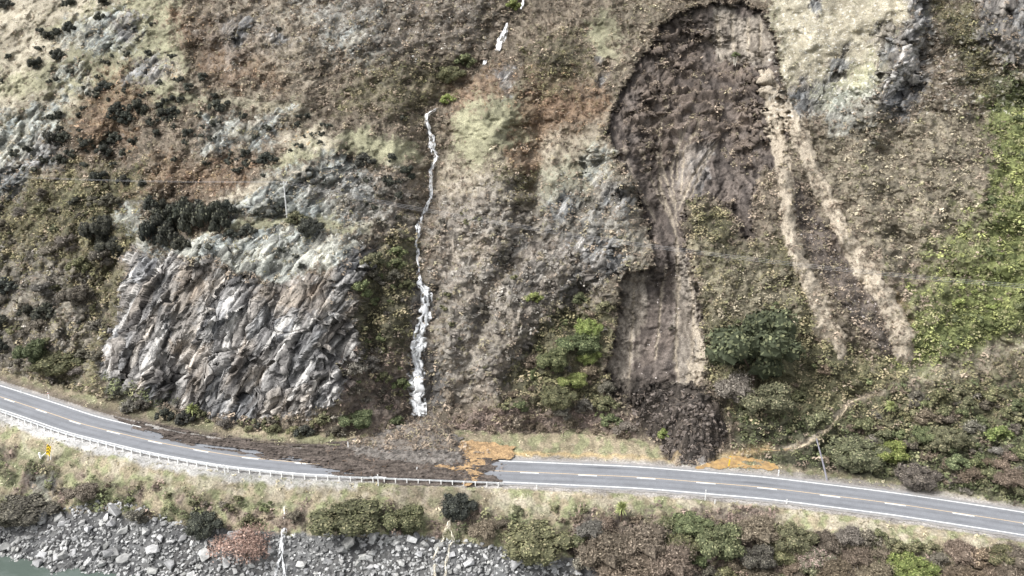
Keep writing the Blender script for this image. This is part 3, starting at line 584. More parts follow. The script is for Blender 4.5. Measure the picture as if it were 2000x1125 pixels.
mudP = [(200,806),(300,826),(430,848),(560,864),(650,862),(740,850),(860,850),(960,885),(985,899),(958,906),(980,915),(944,923),(986,934),(982,943),(960,948),(900,950),(740,943),(690,936),(640,924),(600,910),(540,899),(420,878),(330,862),(262,838)]
def mcut(UU, VV, gX, gY, s):
    rq = road_dist(gX, gY); thin = np.where(UU < 760, -10*sstep(.05, .45, fbm(gX/9, rq/.8, 4, 206)), 0)
    return s+thin
o = sheet('mud', [mudP], .03, .34, (.125,.104,.090), (.052,.043,.037), M_ground, 200, 190, 985, 796, 960, streak=True, label='dark brown slip mud smeared over the road', cut=mcut)
tag(o, cat='mud')
o = sheet('gravel_wash', [[(660,868),(720,850),(800,826),(900,850),(905,905),(880,915),(760,905),(690,893)]], .16, .35, (.200,.182,.165), (.085,.077,.070), M_ground, 210, 640, 940, 815, 925, label='grey gravel and silt washed over the road below the waterfall')
tag(o, cat='gravel')
o = sheet('orange_silt', [[(890,860),(960,862),(1010,874),(1000,898),(950,900),(935,915),(940,930),(925,948),(905,948),(915,925),(890,912),(905,905),(900,885)], [(850,908),(900,906),(925,915),(900,919),(860,914)]], .30, .10, (.40,.27,.145), (.25,.17,.095), M_ground, 220, 840, 1030, 850, 956, label='orange silt spilled across the muddy road')
tag(o, cat='silt')
m = vcol_mat('orange_water', .75, 1.2, 1.2, .1, .2); nt_ = m.node_tree; b_ = nt_.nodes['Principled BSDF']; b_.inputs['Base Color'].default_value = (.40, .26, .11, 1); b_.inputs['Specular IOR Level'].default_value = .4
o = sheet('puddle', [[(1360,912),(1385,900),(1415,888),(1440,876),(1480,866),(1500,876),(1470,892),(1520,908),(1524,919),(1440,915),(1380,915)]], .02, .0, (.44,.29,.13), (.33,.225,.12), m, 230, 1340, 1540, 855, 925, kindn='structure')

# ------------------------------------------------------------------ ground cover: tufts of bracken, scrub and grass
def leaves(cen, nrm_up, n, rad, hgt, lw, ll, pal, pj=.25, upb=.35, seed=0):
    """cen (k,3); n leaf quads each; returns verts, faces, face colours"""
    r = np.random.default_rng(seed); k = len(cen); T = k*n
    c = np.repeat(cen, n, 0); rd_ = np.repeat(rad, n); hg = np.repeat(hgt, n)
    a = r.random(T)*2*np.pi; q = np.sqrt(r.random(T)); off = np.stack([np.cos(a)*q*rd_, np.sin(a)*q*rd_, (r.random(T)*.9+.1)*hg*(1-.6*q*q)], -1)
    c = c+off
    nv = r.normal(size=(T, 3)); nv /= np.linalg.norm(nv, axis=1, keepdims=True); nv[:, 2] = np.abs(nv[:, 2])+upb; nv += .8*off/np.maximum(rd_, .05)[:, None]; nv /= np.linalg.norm(nv, axis=1, keepdims=True)
    t = np.cross(nv, r.normal(size=(T, 3))); t /= np.linalg.norm(t, axis=1, keepdims=True); b = np.cross(nv, t)
    L = (np.repeat(ll, n)*(.6+.8*r.random(T)))[:, None]; W = (np.repeat(lw, n)*(.6+.8*r.random(T)))[:, None]
    v = np.stack([c-t*L*.5, c-b*W*.5, c+t*L*.5, c+b*W*.5], 1).reshape(-1, 3)
    f = np.arange(T*4).reshape(-1, 4)
    fc = np.repeat(pal, n, 0)*(1+pj*2*(r.random(T)-.5))[:, None]
    return v, f, np.clip(fc, .01, .9)
pal = {1: [((.29,.235,.18),(.175,.140,.108),(.26,.225,.155))], 2: [((.29,.205,.135),(.165,.112,.078),(.22,.165,.10))], 3: [((0.226,0.203,0.116),(0.146,0.140,0.076),(0.273,0.232,0.148))],
       4: [((.38,.335,.245),(.25,.215,.155),(.25,.235,.14))], 5: [((.25,.265,.105),(.16,.175,.075),(.29,.275,.15))], 6: [((0.141,0.155,0.081),(0.085,0.097,0.049),(0.197,0.194,0.108))],
       7: [((0.432,0.387,0.269),(0.320,0.281,0.189),(0.263,0.257,0.157))], 8: [((.30,.29,.195),(.21,.205,.135),(.37,.345,.25))], 9: [((0.310,0.290,0.256),(0.188,0.169,0.148),(0.235,0.213,0.144))], 10: [((0.263,0.203,0.166),(0.160,0.121,0.103),(0.207,0.184,0.116))]}
vis = (U > -60) & (U < 2060) & (V > -60) & (V < 1180)
perm = rng.permutation(np.flatnonzero((vis & (kind > 0) & (np.abs(rd) > 5.0) & (rng.random((nr, nc)) < 1.0)).ravel()))
cell = .80
Svw = Sv.ravel()[perm]; Sxw = Sx.ravel()[perm]; kd = kind.ravel()[perm]
key = np.floor(Sxw/cell).astype(np.int64)*100003+np.floor(Svw/cell).astype(np.int64)
_, first = np.unique(key, return_index=True); sel = perm[first]; kd = kd[first]
keep = rng.random(len(sel)) < dens.ravel()[sel]*(1.0+.75*fbm(Sx.ravel()[sel]/3.5, Sv.ravel()[sel]/3.5, 2, 120))
sel = sel[keep]; kd = kd[keep]; cen = flatP[sel].astype(float)
names = {1: ('bracken', [1,9]), 2: ('red_bracken', [2,10]), 3: ('scrub_cover', [3,6]), 4: ('pale_bracken', [4]), 5: ('fern_cover', [5]), 7: ('grass', [7,8])}
lab = {'bracken': 'brown dead bracken covering the steep hillside', 'red_bracken': 'red-brown dead bracken covering parts of the slope', 'scrub_cover': 'low olive green scrub covering the slope', 'pale_bracken': 'pale tan dry bracken on the right of the slope', 'fern_cover': 'bright green fern covering the right edge of the slope', 'grass': 'pale tussock grass on open ground'}
ntuft = 0
for nm, ks in names.values():
    s_ = np.isin(kd, ks)
    if not s_.any(): continue
    c = cen[s_]; k_ = kd[s_]; n = len(c); ntuft += n; r = np.random.default_rng(5)
    pc = np.zeros((n, 3)); ch = r.random(n)
    for kk in ks:
        A_, B_, C_ = pal[kk][0]; mm = k_ == kk
        pc[mm] = np.where(ch[mm, None] < .4, A_, np.where(ch[mm, None] < .75, B_, C_))
    pc *= ((.68+.64*r.random(n))*(1+.42*fbm(Sx.ravel()[sel][s_]/2.6, Sv.ravel()[sel][s_]/2.6, 2, 131)+.25*fbm(Sx.ravel()[sel][s_]/12, Sv.ravel()[sel][s_]/12, 2, 132)))[:, None]
    g = nm == 'grass'; sz = (.55+.95*r.random(n)**1.5)*np.clip(1+.5*fbm(Sx.ravel()[sel][s_]/2.6, Sv.ravel()[sel][s_]/2.6, 2, 131), .6, 1.5)*(1.35 if nm in ('scrub_cover', 'fern_cover') else 1)
    big_ = nm in ('scrub_cover', 'fern_cover')
    v, f, fc = leaves(c, None, 5 if g else (20 if big_ else 13), sz*(.30 if g else .46), sz*(.22 if g else .85), sz*(.13 if g else (.17 if big_ else .21)), sz*(.34 if g else (.27 if big_ else .38)), pc, .18, .3, 3)
    o = mesh_obj(nm, v, f, M_stuff, facecols=fc); tag(o, lab[nm], 'ground cover', kind='stuff')
print("tufts", ntuft)

# ------------------------------------------------------------------ bushes and trees
def crown_mesh(name, n, leaf, cA_, cB_, cC_, seed, squash=.85, blobs=11, spread=.76, core=True, wispy=0.0):
    """crown of unit radius, centre at height .8; leaf quads on uneven sub-clumps"""
    r = np.random.default_rng(seed); bc = r.normal(size=(blobs, 3)); bc /= np.linalg.norm(bc, axis=1, keepdims=True); bc *= (spread*r.random((blobs, 1))**.4)*np.array([1.2, 1.2, .9])
    br = .20+.26*r.random(blobs); w_ = br**2/np.sum(br**2); bi = r.choice(blobs, n, p=w_)
    dv = r.normal(size=(n, 3)); dv /= np.linalg.norm(dv, axis=1, keepdims=True); dv[:, 2] = np.where(dv[:, 2] < -.3, -dv[:, 2], dv[:, 2])
    c = bc[bi]+dv*(br[bi]*(.78+.3*r.random(n)+wispy*r.random(n)**3))[:, None]
    nv = dv+.75*r.normal(size=(n, 3))*.6; nv /= np.linalg.norm(nv, axis=1, keepdims=True)
    t = np.cross(nv, r.normal(size=(n, 3))); t /= np.linalg.norm(t, axis=1, keepdims=True); b = np.cross(nv, t)
    L = (leaf*(.6+.9*r.random(n)))[:, None]; W = L*(.45+.3*r.random((n, 1)))
    if wispy > .5:
        tw = r.random(n) < .6; t2 = dv+.5*r.normal(size=(n, 3)); t2 /= np.linalg.norm(t2, axis=1, keepdims=True); b2_ = np.cross(t2, r.normal(size=(n, 3))); b2_ /= np.linalg.norm(b2_, axis=1, keepdims=True)
        t = np.where(tw[:, None], t2, t); b = np.cross(nv, t); b = np.where(tw[:, None], b2_, b); L = np.where(tw[:, None], L*2.1, L); W = np.where(tw[:, None], W*.35, W)
    v = np.stack([c-t*L, c-b*W, c+t*L, c+b*W], 1).reshape(-1, 3); f = np.arange(n*4).reshape(-1, 4)
    ch = r.random(n)[:, None]; bt = (.82+.4*r.random(blobs))[bi][:, None]
    col_ = np.where(ch < .45, cA_, np.where(ch < .8, cB_, cC_))*bt*(.75+.5*r.random((n, 1)))
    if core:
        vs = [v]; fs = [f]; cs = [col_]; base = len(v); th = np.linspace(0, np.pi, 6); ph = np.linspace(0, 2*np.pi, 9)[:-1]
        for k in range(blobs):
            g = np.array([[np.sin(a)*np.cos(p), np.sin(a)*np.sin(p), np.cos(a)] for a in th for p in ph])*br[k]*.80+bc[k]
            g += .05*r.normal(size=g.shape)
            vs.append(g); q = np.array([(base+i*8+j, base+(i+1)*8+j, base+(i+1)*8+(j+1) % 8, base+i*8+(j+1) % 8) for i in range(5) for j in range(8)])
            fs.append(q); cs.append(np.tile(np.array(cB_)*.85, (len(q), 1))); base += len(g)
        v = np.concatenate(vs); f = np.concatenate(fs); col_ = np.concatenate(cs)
    v = v*np.array([1, 1, squash])+np.array([0, 0, .62])
    o = mesh_obj(name, v, f, M_leaf, facecols=col_); me = o.data; bpy.data.objects.remove(o); return me
def tube(P, Rr, k=7):
    P = np.asarray(P, float); vs = []; fs = []
    for i in range(len(P)):
        d = P[min(i+1, len(P)-1)]-P[max(i-1, 0)]; d /= np.linalg.norm(d)+1e-9
        a = np.cross(d, (0, 1, .01) if abs(d[1]) < .9 else (1, 0, 0)); a /= np.linalg.norm(a); b = np.cross(d, a)
        vs += [P[i]+Rr[i]*(np.cos(t)*a+np.sin(t)*b) for t in np.linspace(0, 2*np.pi, k+1)[:-1]]
        if i: fs += [((i-1)*k+j, (i-1)*k+(j+1) % k, i*k+(j+1) % k, i*k+j) for j in range(k)]
    return np.array(vs), np.array(fs)
def merge(parts):
    vs = []; fs = []; b = 0
    for v, f in parts: vs.append(v); fs.append(np.asarray(f)+b); b += len(v)
    return np.concatenate(vs), np.concatenate(fs)
def box(c, sx, sy, sz):
    c = np.asarray(c, float); v = np.array([(x, y, z) for x in (-1, 1) for y in (-1, 1) for z in (-1, 1)])*np.array([sx, sy, sz])/2+c
    return v, np.array([(0,1,3,2),(4,6,7,5),(0,4,5,1),(2,3,7,6),(0,2,6,4),(1,5,7,3)])
def trunk_mesh(seed, h=.6):
    r = np.random.default_rng(seed); parts = [tube([(0,0,-.25),(.02,.01,.1),(.03,-.02,h)], [.075,.055,.035])]
    for k in range(5):
        a = r.random()*6.28; parts.append(tube([(0,0,.05+.08*k),(.22*math.cos(a),.22*math.sin(a),.28+.07*k),(.42*math.cos(a),.42*math.sin(a),.5+.08*k)], [.035,.025,.012], 5))
    v, f = merge(parts); o = mesh_obj('trunk', v, f, M_bark); me = o.data; bpy.data.objects.remove(o); return me
PAL = {'evergreen': ((.075,.078,.062),(.045,.048,.040),(.115,.115,.085)), 'heath': ((.155,.138,.108),(.090,.080,.065),(.20,.18,.14)),
       'olive': ((.170,.170,.092),(.105,.106,.060),(.235,.215,.130)), 'green': ((.150,.170,.082),(.088,.103,.050),(.21,.22,.115)), 'deep': ((.110,.125,.065),(.062,.074,.040),(.155,.165,.085)),
       'bright': ((.240,.275,.090),(.150,.185,.058),(.32,.33,.14)), 'brown': ((.215,.172,.128),(.125,.100,.074),(.285,.235,.175)),
       'grey': ((.225,.205,.170),(.130,.118,.098),(.30,.275,.23)), 'pink': ((.30,.215,.18),(.14,.13,.085),(.40,.30,.255)), 'red': ((.29,.205,.160),(.19,.135,.105),(.36,.27,.21))}
MESH = {}
def crowns(kind_, size):
    key = (kind_, size)
    if key not in MESH:
        n, leaf, bl = {'s': (170, .15, 7), 'm': (620, .085, 13), 'l': (3200, .042, 22)}[size]
        wis = .9 if kind_ in ('brown', 'grey', 'red') else .15
        MESH[key] = [crown_mesh(kind_+'_crown', n, leaf, *PAL[kind_], 11*i+3, squash=(.95 if kind_ == 'evergreen' else .8), blobs=bl, wispy=wis, core=kind_ not in ('red',)) for i in range({'s': 4, 'm': 3, 'l': 2}[size])]
    return MESH[key]
TR_ = [trunk_mesh(1), trunk_mesh(2), trunk_mesh(3)]
BUSH = []
def put_bush(*a, **k):
    if len(a) > 7: k['group'] = a[7]
    if len(a) > 8: k['wide'] = a[8]
    if len(a) > 9: k['tall'] = a[9]
    BUSH.append((a[:7] if len(a) > 7 else a, k))
WORD = {'evergreen': 'dark', 'heath': 'dark brown', 'olive': 'olive', 'green': 'green', 'deep': 'deep green', 'bright': 'bright green', 'brown': 'reddish brown', 'grey': 'grey', 'pink': 'pinkish', 'red': 'rusty'}
def build_bush(name, px, py, r, kind_, label, cat='shrub', group=None, wide=1.0, tall=1.0, parts=None):
    p, nn = at(px, py+r*.55); s = r/ppm(p); size = 's' if r < 11 else ('m' if r < 26 else 'l')
    me = random.choice(crowns(kind_, size)); parts = size != 's' if parts is None else parts
    wide *= .85+.35*random.random(); tall *= .85+.25*random.random(); rz = random.random()*6.28; t = .78+.44*random.random(); tint = (t*(.95+.1*random.random()), t, t*(.93+.14*random.random()), 1)
    if parts:
        e = bpy.data.objects.new(name, None); C.link(e); e.location = p; tag(e, label, cat, group)
        c = bpy.data.objects.new('crown', me); C.link(c); c.parent = e; c.scale = (s*wide, s, s*tall); c.color = tint
        k = bpy.data.objects.new('trunk', random.choice(TR_)); C.link(k); k.parent = e; k.scale = (s, s, s*.8*tall); e.rotation_euler[2] = 0 if wide != 1 else rz
    else:
        e = bpy.data.objects.new(name, me); C.link(e); e.location = p; e.rotation_euler[2] = rz; e.scale = (s*wide, s*wide, s*tall); e.color = tint; tag(e, label, cat, group)
SHORT = {'thicket below the right part of the road': 'thicket below the road on the right', 'scrub above the right part of the road': 'scrub above the road on the right', 'pale upper left slope': 'pale upper left slope'}
def plant_all():
    shr = sorted([b for b in BUSH if b[0][0] == 'shrub'], key=lambda b: -b[0][3])
    keep_, rest = shr[:298], shr[298:]; gr = {}
    for a, k in keep_: gr.setdefault(k.get('group'), []).append((a[1], a[2]))
    random.seed(99)
    for a, k in [b for b in BUSH if b[0][0] != 'shrub']+keep_:
        a = list(a); g_ = k.get('group')
        if g_:
            L_ = gr.get(g_) or [(x[0][1], x[0][2]) for x in BUSH if x[1].get('group') == g_]; X_ = sorted(q[0] for q in L_); Y_ = sorted(q[1] for q in L_); nx = X_.index(a[1])/max(1, len(X_)-1) if a[1] in X_ else .5; ny = Y_.index(a[2])/max(1, len(Y_)-1) if a[2] in Y_ else .5
            ve = 'highest' if ny < .2 else 'upper' if ny < .4 else 'middle' if ny < .6 else 'lower' if ny < .8 else 'lowest'
            ho = 'far left' if nx < .15 else 'left' if nx < .32 else 'centre left' if nx < .5 else 'centre right' if nx < .68 else 'right' if nx < .85 else 'far right'
            sz_ = 'small' if a[3] < 12 else 'middling' if a[3] < 20 else 'big'
            a[5] = f"{sz_} {WORD[a[4]]} {'tree' if a[0] == 'tree' else 'bush'}, {ve} {ho}, {SHORT.get(g_, g_)}"
        build_bush(*a, **k)
    by = {}
    for o in C:
        if o.get('group') and o.get('category') in ('shrub', 'tree'): by.setdefault(o['label'], []).append(o)
    for L_, os_ in by.items():
        if 1 < len(os_) <= 3 and L_.split()[0] in ('big', 'small', 'middling'):
            os_.sort(key=lambda o: -(o.children[0].scale[0] if o.children else o.scale[0]))
            for o, w0 in zip(os_, ('larger', 'smaller') if len(os_) == 2 else ('largest', 'second largest', 'smallest')): o['label'] = w0+' '+' '.join(L_.split()[1:])
    vs = []; fs = []; cs = []; b = 0
    for a, k in rest:
        p, nn = at(a[1], a[2]+a[3]*.55); s_ = a[3]/ppm(p); me = random.choice(crowns(a[4], 's')); n = len(me.vertices); v = np.empty(n*3, np.float32); me.vertices.foreach_get('co', v)
        m_ = len(me.polygons); f = np.empty(m_*4, np.int32); me.loops.foreach_get('vertex_index', f); c = np.empty(m_*16, np.float32); me.color_attributes['Col'].data.foreach_get('color', c)
        th = random.random()*6.28; R_ = np.array([[math.cos(th), -math.sin(th), 0], [math.sin(th), math.cos(th), 0], [0, 0, 1]])
        vs.append((v.reshape(-1, 3)@R_.T)*s_+np.array(p)); fs.append(f.reshape(-1, 4)+b); cs.append(c.reshape(-1, 4, 4)[:, 0, :3]*random.uniform(.78, 1.2)); b += n
    if vs: tag(mesh_obj('small_shrubs', np.concatenate(vs), np.concatenate(fs), M_stuff, facecols=np.concatenate(cs)), 'smallest scattered shrubs dotted over the slopes', 'ground cover', kind='stuff')
UL = [(14,10,9),(124,7,6),(140,7,8),(203,3,9),(197,34,8),(81,63,6),(96,70,9),(114,66,8),(137,55,9),(78,93,6),(117,110,9),(107,105,6),(66,126,9),(77,121,8),(141,143,6),(96,161,5),(110,156,5),(162,173,4),(4,159,4),(18,112,5),(219,109,4),(201,119,4),(212,125,5),(231,124,3),(246,106,6),(235,95,4),(269,77,4),(298,46,5),(293,106,6),(337,109,6),(394,153,8),(356,157,6),(344,156,4),(366,173,8),(313,162,6),(194,151,5),(245,177,6),(295,180,5),(281,188,6),(205,171,9),(221,165,8),(192,174,7),(181,187,8),(229,182,4),(213,196,5),(164,210,6),(155,225,6),(229,224,12),(231,210,10),(270,213,13),(251,233,11),(322,200,6),(340,194,6),(352,197,6),(313,209,6),(324,222,10),(340,219,9),(420,190,6),(423,210,10),(445,204,6),(432,213,8),(473,227,8),(420,239,8),(398,248,5),(341,246,6),(306,261,6),(366,262,8),(389,264,6),(365,278,6),(416,271,6),(263,276,8),(247,299,8),(156,254,5),(156,272,5),(89,262,7),(119,253,6),(103,228,8),(114,225,8),(89,231,6),(210,267,11),(228,272,9),(185,281,12),(203,295,10),(167,288,9),(340,313,6),(222,320,7),(403,318,6),(450,299,6),(453,316,8),(464,331,7),(487,320,8),(480,302,8),(196,350,12),(242,354,9),(281,360,7),(107,274,12),(128,270,9),(117,313,9),(85,313,8),
 (580,245,7),(612,263,5),(627,261,6),(595,266,4),(585,284,8),(626,279,5),(567,295,4),(523,311,13),(514,342,5),(642,245,8),(630,242,5),(603,228,6),(584,226,6),(765,309,8),(713,316,13),(763,356,10),(719,352,7),(795,338,12),(696,343,6),(786,231,7),(544,57,5),(545,408,10),(500,417,6),(450,458,9),(402,482,9),(552,488,7),(578,500,6),(590,520,6),(60,290,9),(30,300,8),(330,235,9),(390,225,7),(140,300,9),(170,320,8),(60,330,9),(300,240,8),(520,250,8),(500,265,7)]
for px, py, r in UL:
    if px < 500: put_bush('shrub', px, py, r*1.55, 'evergreen', 'small dark round shrub scattered on the pale upper left slope', group='pale upper left slope')
    else: put_bush('shrub', px, py, r*1.35, 'evergreen', 'small dark shrub on the grassy spur above and behind the cliff', group='grassy spur above the cliff')
for px, py, r in [(292,466,20),(308,448,22),(322,436,22),(338,424,20),(352,440,24),(365,420,20),(376,442,24),(392,428,24),(408,438,24),(424,424,18),(432,444,18),(446,414,14),(330,468,20),(296,405,12),(320,410,12)]:
    put_bush('tree', px, py, r, 'evergreen', 'dark evergreen tree in the dense row on the terrace above the cliff', 'tree', 'tree row on the cliff top', tall=1.6, parts=True)
one = [
 ('shrub',356,478,17,'evergreen','dark shrub right at the brink, just below the row of evergreens',1,1),('shrub',485,450,17,'evergreen','lone dark shrub on the terrace between the tree row and the power pole',1,1),
 ('shrub',580,428,18,'olive','olive shrub right beside the foot of the tall power pole',1,1.1),('shrub',608,440,26,'evergreen','dark shrub just right of the olive one beside the power pole',1,1),
 ('tree',198,458,34,'evergreen','large dark tree hanging at the left end of the cliff top',1,1.1),('tree',226,488,28,'evergreen','dark tree lower down the notch, against the left edge of the cliff',1,1),
 ('shrub',152,580,34,'heath','broad dark shrub half way down the slope left of the cliff',1,1),('shrub',68,692,34,'green','yellow-green bush above the left end of the road',1,1),('shrub',120,700,40,'olive','dark olive bush next to the yellow-green one above the left end of the road',1.1,.9),
 ('shrub',1468,705,78,'deep','very large domed green bush beside the foot of the landslide',1.0,1.35),('shrub',1495,780,54,'olive','olive bush below the large domed green bush',1.1,1),('shrub',1430,765,42,'grey','twiggy grey bush touching the right edge of the landslide foot',1,1),
 ('shrub',1119,745,26,'bright','small bright green ball of a bush left of the landslide foot',1,1),('shrub',1132,672,44,'green','green bush uphill of the bright green ball bush',1,1),('shrub',1150,640,30,'bright','bright green bush topmost in the clump left of the landslide',1,1),
 ('shrub',1148,690,28,'bright','bright green bush in the middle of the clump left of the landslide',1,1.1),('shrub',1080,710,36,'green','green bush at the left of the clump beside the landslide',1,1),('shrub',1090,770,36,'olive','olive bush low in the clump beside the landslide',1,1),
 ('shrub',1734,886,36,'bright','bright green domed bush standing above the right part of the road',1.1,.9),('shrub',1940,848,24,'bright','yellow-green bush near the right edge, above the road',1,1),
 ('shrub',1780,1103,44,'bright','bright green domed bush at the bottom right, below the road',1.1,.8),('shrub',1672,880,46,'olive','dark olive bush just left of the bright green domed bush above the road',1,1),('shrub',1790,925,36,'heath','dark brownish bush directly above the right part of the road',1.2,.9),
 ('shrub',685,1003,66,'olive','wide olive bush below the road, left of the muddy streams',1.25,.75),('shrub',795,1018,38,'olive','smaller olive bush between the wide one and the muddy streams',1,1),('shrub',897,985,32,'evergreen','dark bush right below the road where the muddy stream goes over',1,1),
 ('shrub',402,1022,30,'evergreen','dark bush on the bank at the top of the boulders',1,1),('shrub',482,1068,52,'red','bare reddish brown bush among the boulders',1,1.1),('shrub',1048,1048,56,'olive','rounded olive bush at the right end of the boulders',1,.95),
 ('shrub',945,1035,30,'brown','brown bare bush just right of the muddy streams',1,1),('shrub',168,962,28,'brown','purple-brown bare bush at the top of the boulders on the left',1.1,.9),('shrub',60,985,44,'heath','dark bare thicket above the lake corner',1.2,.9),
 ('shrub',15,1010,34,'heath','dark bare thicket at the left edge above the lake',1,1),('shrub',270,1005,24,'heath','dark low shrub between two slabs at the top of the boulders',1.2,.8),('shrub',1350,1015,34,'green','green bush below the road under the tallest white marker on the right',1.2,.8),
 ('shrub',1405,1062,56,'green','large green bush at the bottom, right of the brown thicket',1,1),('shrub',1330,1062,36,'olive','olive bush in the brown thicket below the road',1,1),('shrub',700,820,32,'green','yellow-green bush at the right foot of the cliff',1.1,.9),
 ('shrub',705,565,24,'green','green shrub on the ledge at the right end of the cliff',1,1.1),('shrub',1040,580,18,'bright','small bright shrub alone on the slope between waterfall and landslide',1,1),('shrub',1296,848,14,'bright','small yellow-green shrub buried beside the landslide toe',1,1),
 ('shrub',1310,640,10,'heath','dark clump of torn roots lying in the landslide chute',1,.8),('shrub',882,145,26,'olive','olive bush in the upper ravine beside the stream',1,1),('shrub',905,120,22,'green','green bush highest in the upper ravine beside the stream',1,1),
 ('shrub',875,195,16,'bright','yellow-green bush where the upper stream leaves the ravine',1,1),('shrub',1000,12,15,'bright','yellow-green bush at the top edge of the picture by the stream',1,1),
 ('shrub',1180,1085,52,'brown','bare brown bush at the left of the big brown thicket below the road',1,1),('shrub',1255,1062,54,'brown','bare brown bush at the top of the big brown thicket',1,1),('shrub',1232,1118,56,'brown','bare brown bush at the bottom edge, middle of the brown thicket',1,1),('shrub',1310,1105,50,'brown','bare brown bush at the right of the big brown thicket below the road',1,1),
]
for nm, px, py, r, kd_, lb, wd, tl_ in one: put_bush(nm, px, py, r, kd_, lb, 'tree' if nm == 'tree' else 'shrub', None, wd, tl_, parts=r > 12)
CREEK = [(1480,872),(1545,876),(1580,862),(1615,836),(1655,790),(1690,775),(1722,767)]; LEANP = [(1585,880),(1617,938)]
def scatter(P, n, rmin, rmax, kinds, label, group, mind=.62, seed=1):
    rr = random.Random(seed); P = np.asarray(P, float); got = []; tries = 0
    while len(got) < n and tries < n*40:
        tries += 1; x = rr.uniform(P[:, 0].min(), P[:, 0].max()); y = rr.uniform(P[:, 1].min(), P[:, 1].max()); r = rmin+(rmax-rmin)*rr.random()**1.7
        if poly_sd(P, np.array([x]), np.array([y]))[0] < 2: continue
        if any(math.hypot(x-a, y-b) < mind*(r+c)*.75 for a, b, c in got): continue
        gx_, gy_ = on_z(x, y+r*1.25); 
        if y > 860 and abs(float(road_dist(np.array([float(gx_)]), np.array([float(gy_)]))[0])) < 4.9 or (y > 900 and abs(float(road_dist(*[np.array([float(q)]) for q in on_z(x, y)])[0])) < 5.0): continue
        if (y < 960 or x > 1500) and y+r > np.interp(x, [1400, 1600, 1800, 2000], [890, 932, 962, 1000])-3 and y < np.interp(x, [1400, 1600, 1800, 2000], [930, 960, 985, 1020]): continue
        if float(line_d(CREEK, np.array([x]), np.array([y-r*.3]))[0]) < r*.75+7 or float(line_d(LEANP, np.array([x]), np.array([y]))[0]) < r+3 or math.hypot(x-1735, y-800) < r+16 or math.hypot(x-1213, y-1000) < r+16: continue
        if any(math.hypot(x-a[1], y-a[2]) < (r+a[3])*.62 for a in one): continue
        got.append((x, y, r)); random.seed(seed*1000+len(got))
        put_bush('shrub', x, y, r, rr.choice(kinds), label, 'shrub', group, parts=r > 15)
scatter([(-20,380),(120,370),(230,390),(190,560),(210,640),(185,740),(30,720),(-20,690)], 62, 7, 24, ['heath','olive','grey','heath','olive','evergreen'], 'scrubby bush in the tangle on the slope left of the cliff', 'tangle left of the cliff', seed=2)
scatter([(700,490),(800,450),(812,540),(800,640),(795,720),(790,820),(720,850),(690,760),(700,640)], 40, 7, 20, ['olive','heath','grey','olive','green'], 'olive or grey bush in the gully just left of the lower waterfall', 'gully left of the waterfall', seed=3)
scatter([(960,790),(1010,760),(1070,640),(1130,580),(1200,600),(1190,650),(1170,720),(1190,780),(1240,850),(1150,815),(1000,810)], 42, 8, 22, ['green','olive','brown','grey','olive'], 'mid green or brown bush filling the clump left of the landslide foot', 'clump left of the landslide', seed=4)
scatter([(1560,840),(1620,800),(1700,780),(1850,765),(2030,770),(2030,1010),(1900,975),(1750,945),(1640,925),(1600,900)], 96, 11, 32, ['olive','olive','heath','green','olive','brown','green','grey'], 'bush in the thick scrub above the right part of the road', 'scrub above the right part of the road', seed=5)
scatter([(1120,1050),(1180,1020),(1330,1015),(1500,1020),(1560,1045),(1700,1030),(1800,1060),(2030,1085),(2030,1170),(1120,1170)], 90, 16, 44, ['brown','olive','brown','olive','green','grey','pink','olive','heath','brown'], 'bush in the mixed thicket below the right part of the road', 'thicket below the right part of the road', seed=6)
scatter([(1380,640),(1540,580),(1660,720),(1780,735),(1760,780),(1560,850),(1430,850)], 36, 7, 16, ['olive','green','olive','brown'], 'low olive bush on the slope between the landslide foot and the scree tongues', 'slope below the scree tongues', seed=7)
scatter([(215,768),(330,795),(420,812),(560,815),(690,800),(720,850),(640,845),(420,836),(240,795)], 26, 9, 20, ['heath','olive','evergreen','grey'], 'dark bush growing along the foot of the cliff', 'line along the cliff foot', seed=8)
scatter([(60,930),(200,930),(420,960),(560,985),(640,1010),(560,1030),(420,1010),(200,985),(60,990)], 22, 7, 17, ['olive','brown','green','heath'], 'low bush on the grassy bank between road and boulders', 'bank above the boulders', seed=9)
scatter([(980,985),(1130,990),(1250,1000),(1240,1030),(1130,1050),(960,1050)], 10, 9, 18, ['brown','olive'], 'bush on the bank between the muddy streams and the brown thicket', 'bank right of the muddy streams', seed=10)
scatter([(850,400),(1000,430),(1010,560),(1060,700),(980,770),(870,740),(850,560)], 34, 6, 14, ['grey','heath','olive'], 'small greyish bush on the slope between waterfall and landslide', 'slope right of the waterfall', seed=11)
scatter([(890,800),(1010,800),(1240,830),(1240,858),(1000,835),(900,850)], 22, 8, 16, ['brown','brown','olive'], 'brown bush along the foot of the slope behind the grassy verge', 'line behind the grassy verge', seed=12)
scatter([(700,380),(790,330),(830,420),(800,450),(720,480)], 18, 6, 14, ['heath','evergreen','grey'], 'dark bush on the steep side of the gully left of the upper stream', 'slope left of the upper stream', seed=13)
scatter([(1940,160),(2020,120),(2020,640),(1820,700),(1900,480),(1950,300)], 40, 6, 15, ['green','bright','green','olive'], 'green bush on the ferny slope at the right edge', 'ferny slope at the right edge', seed=14)

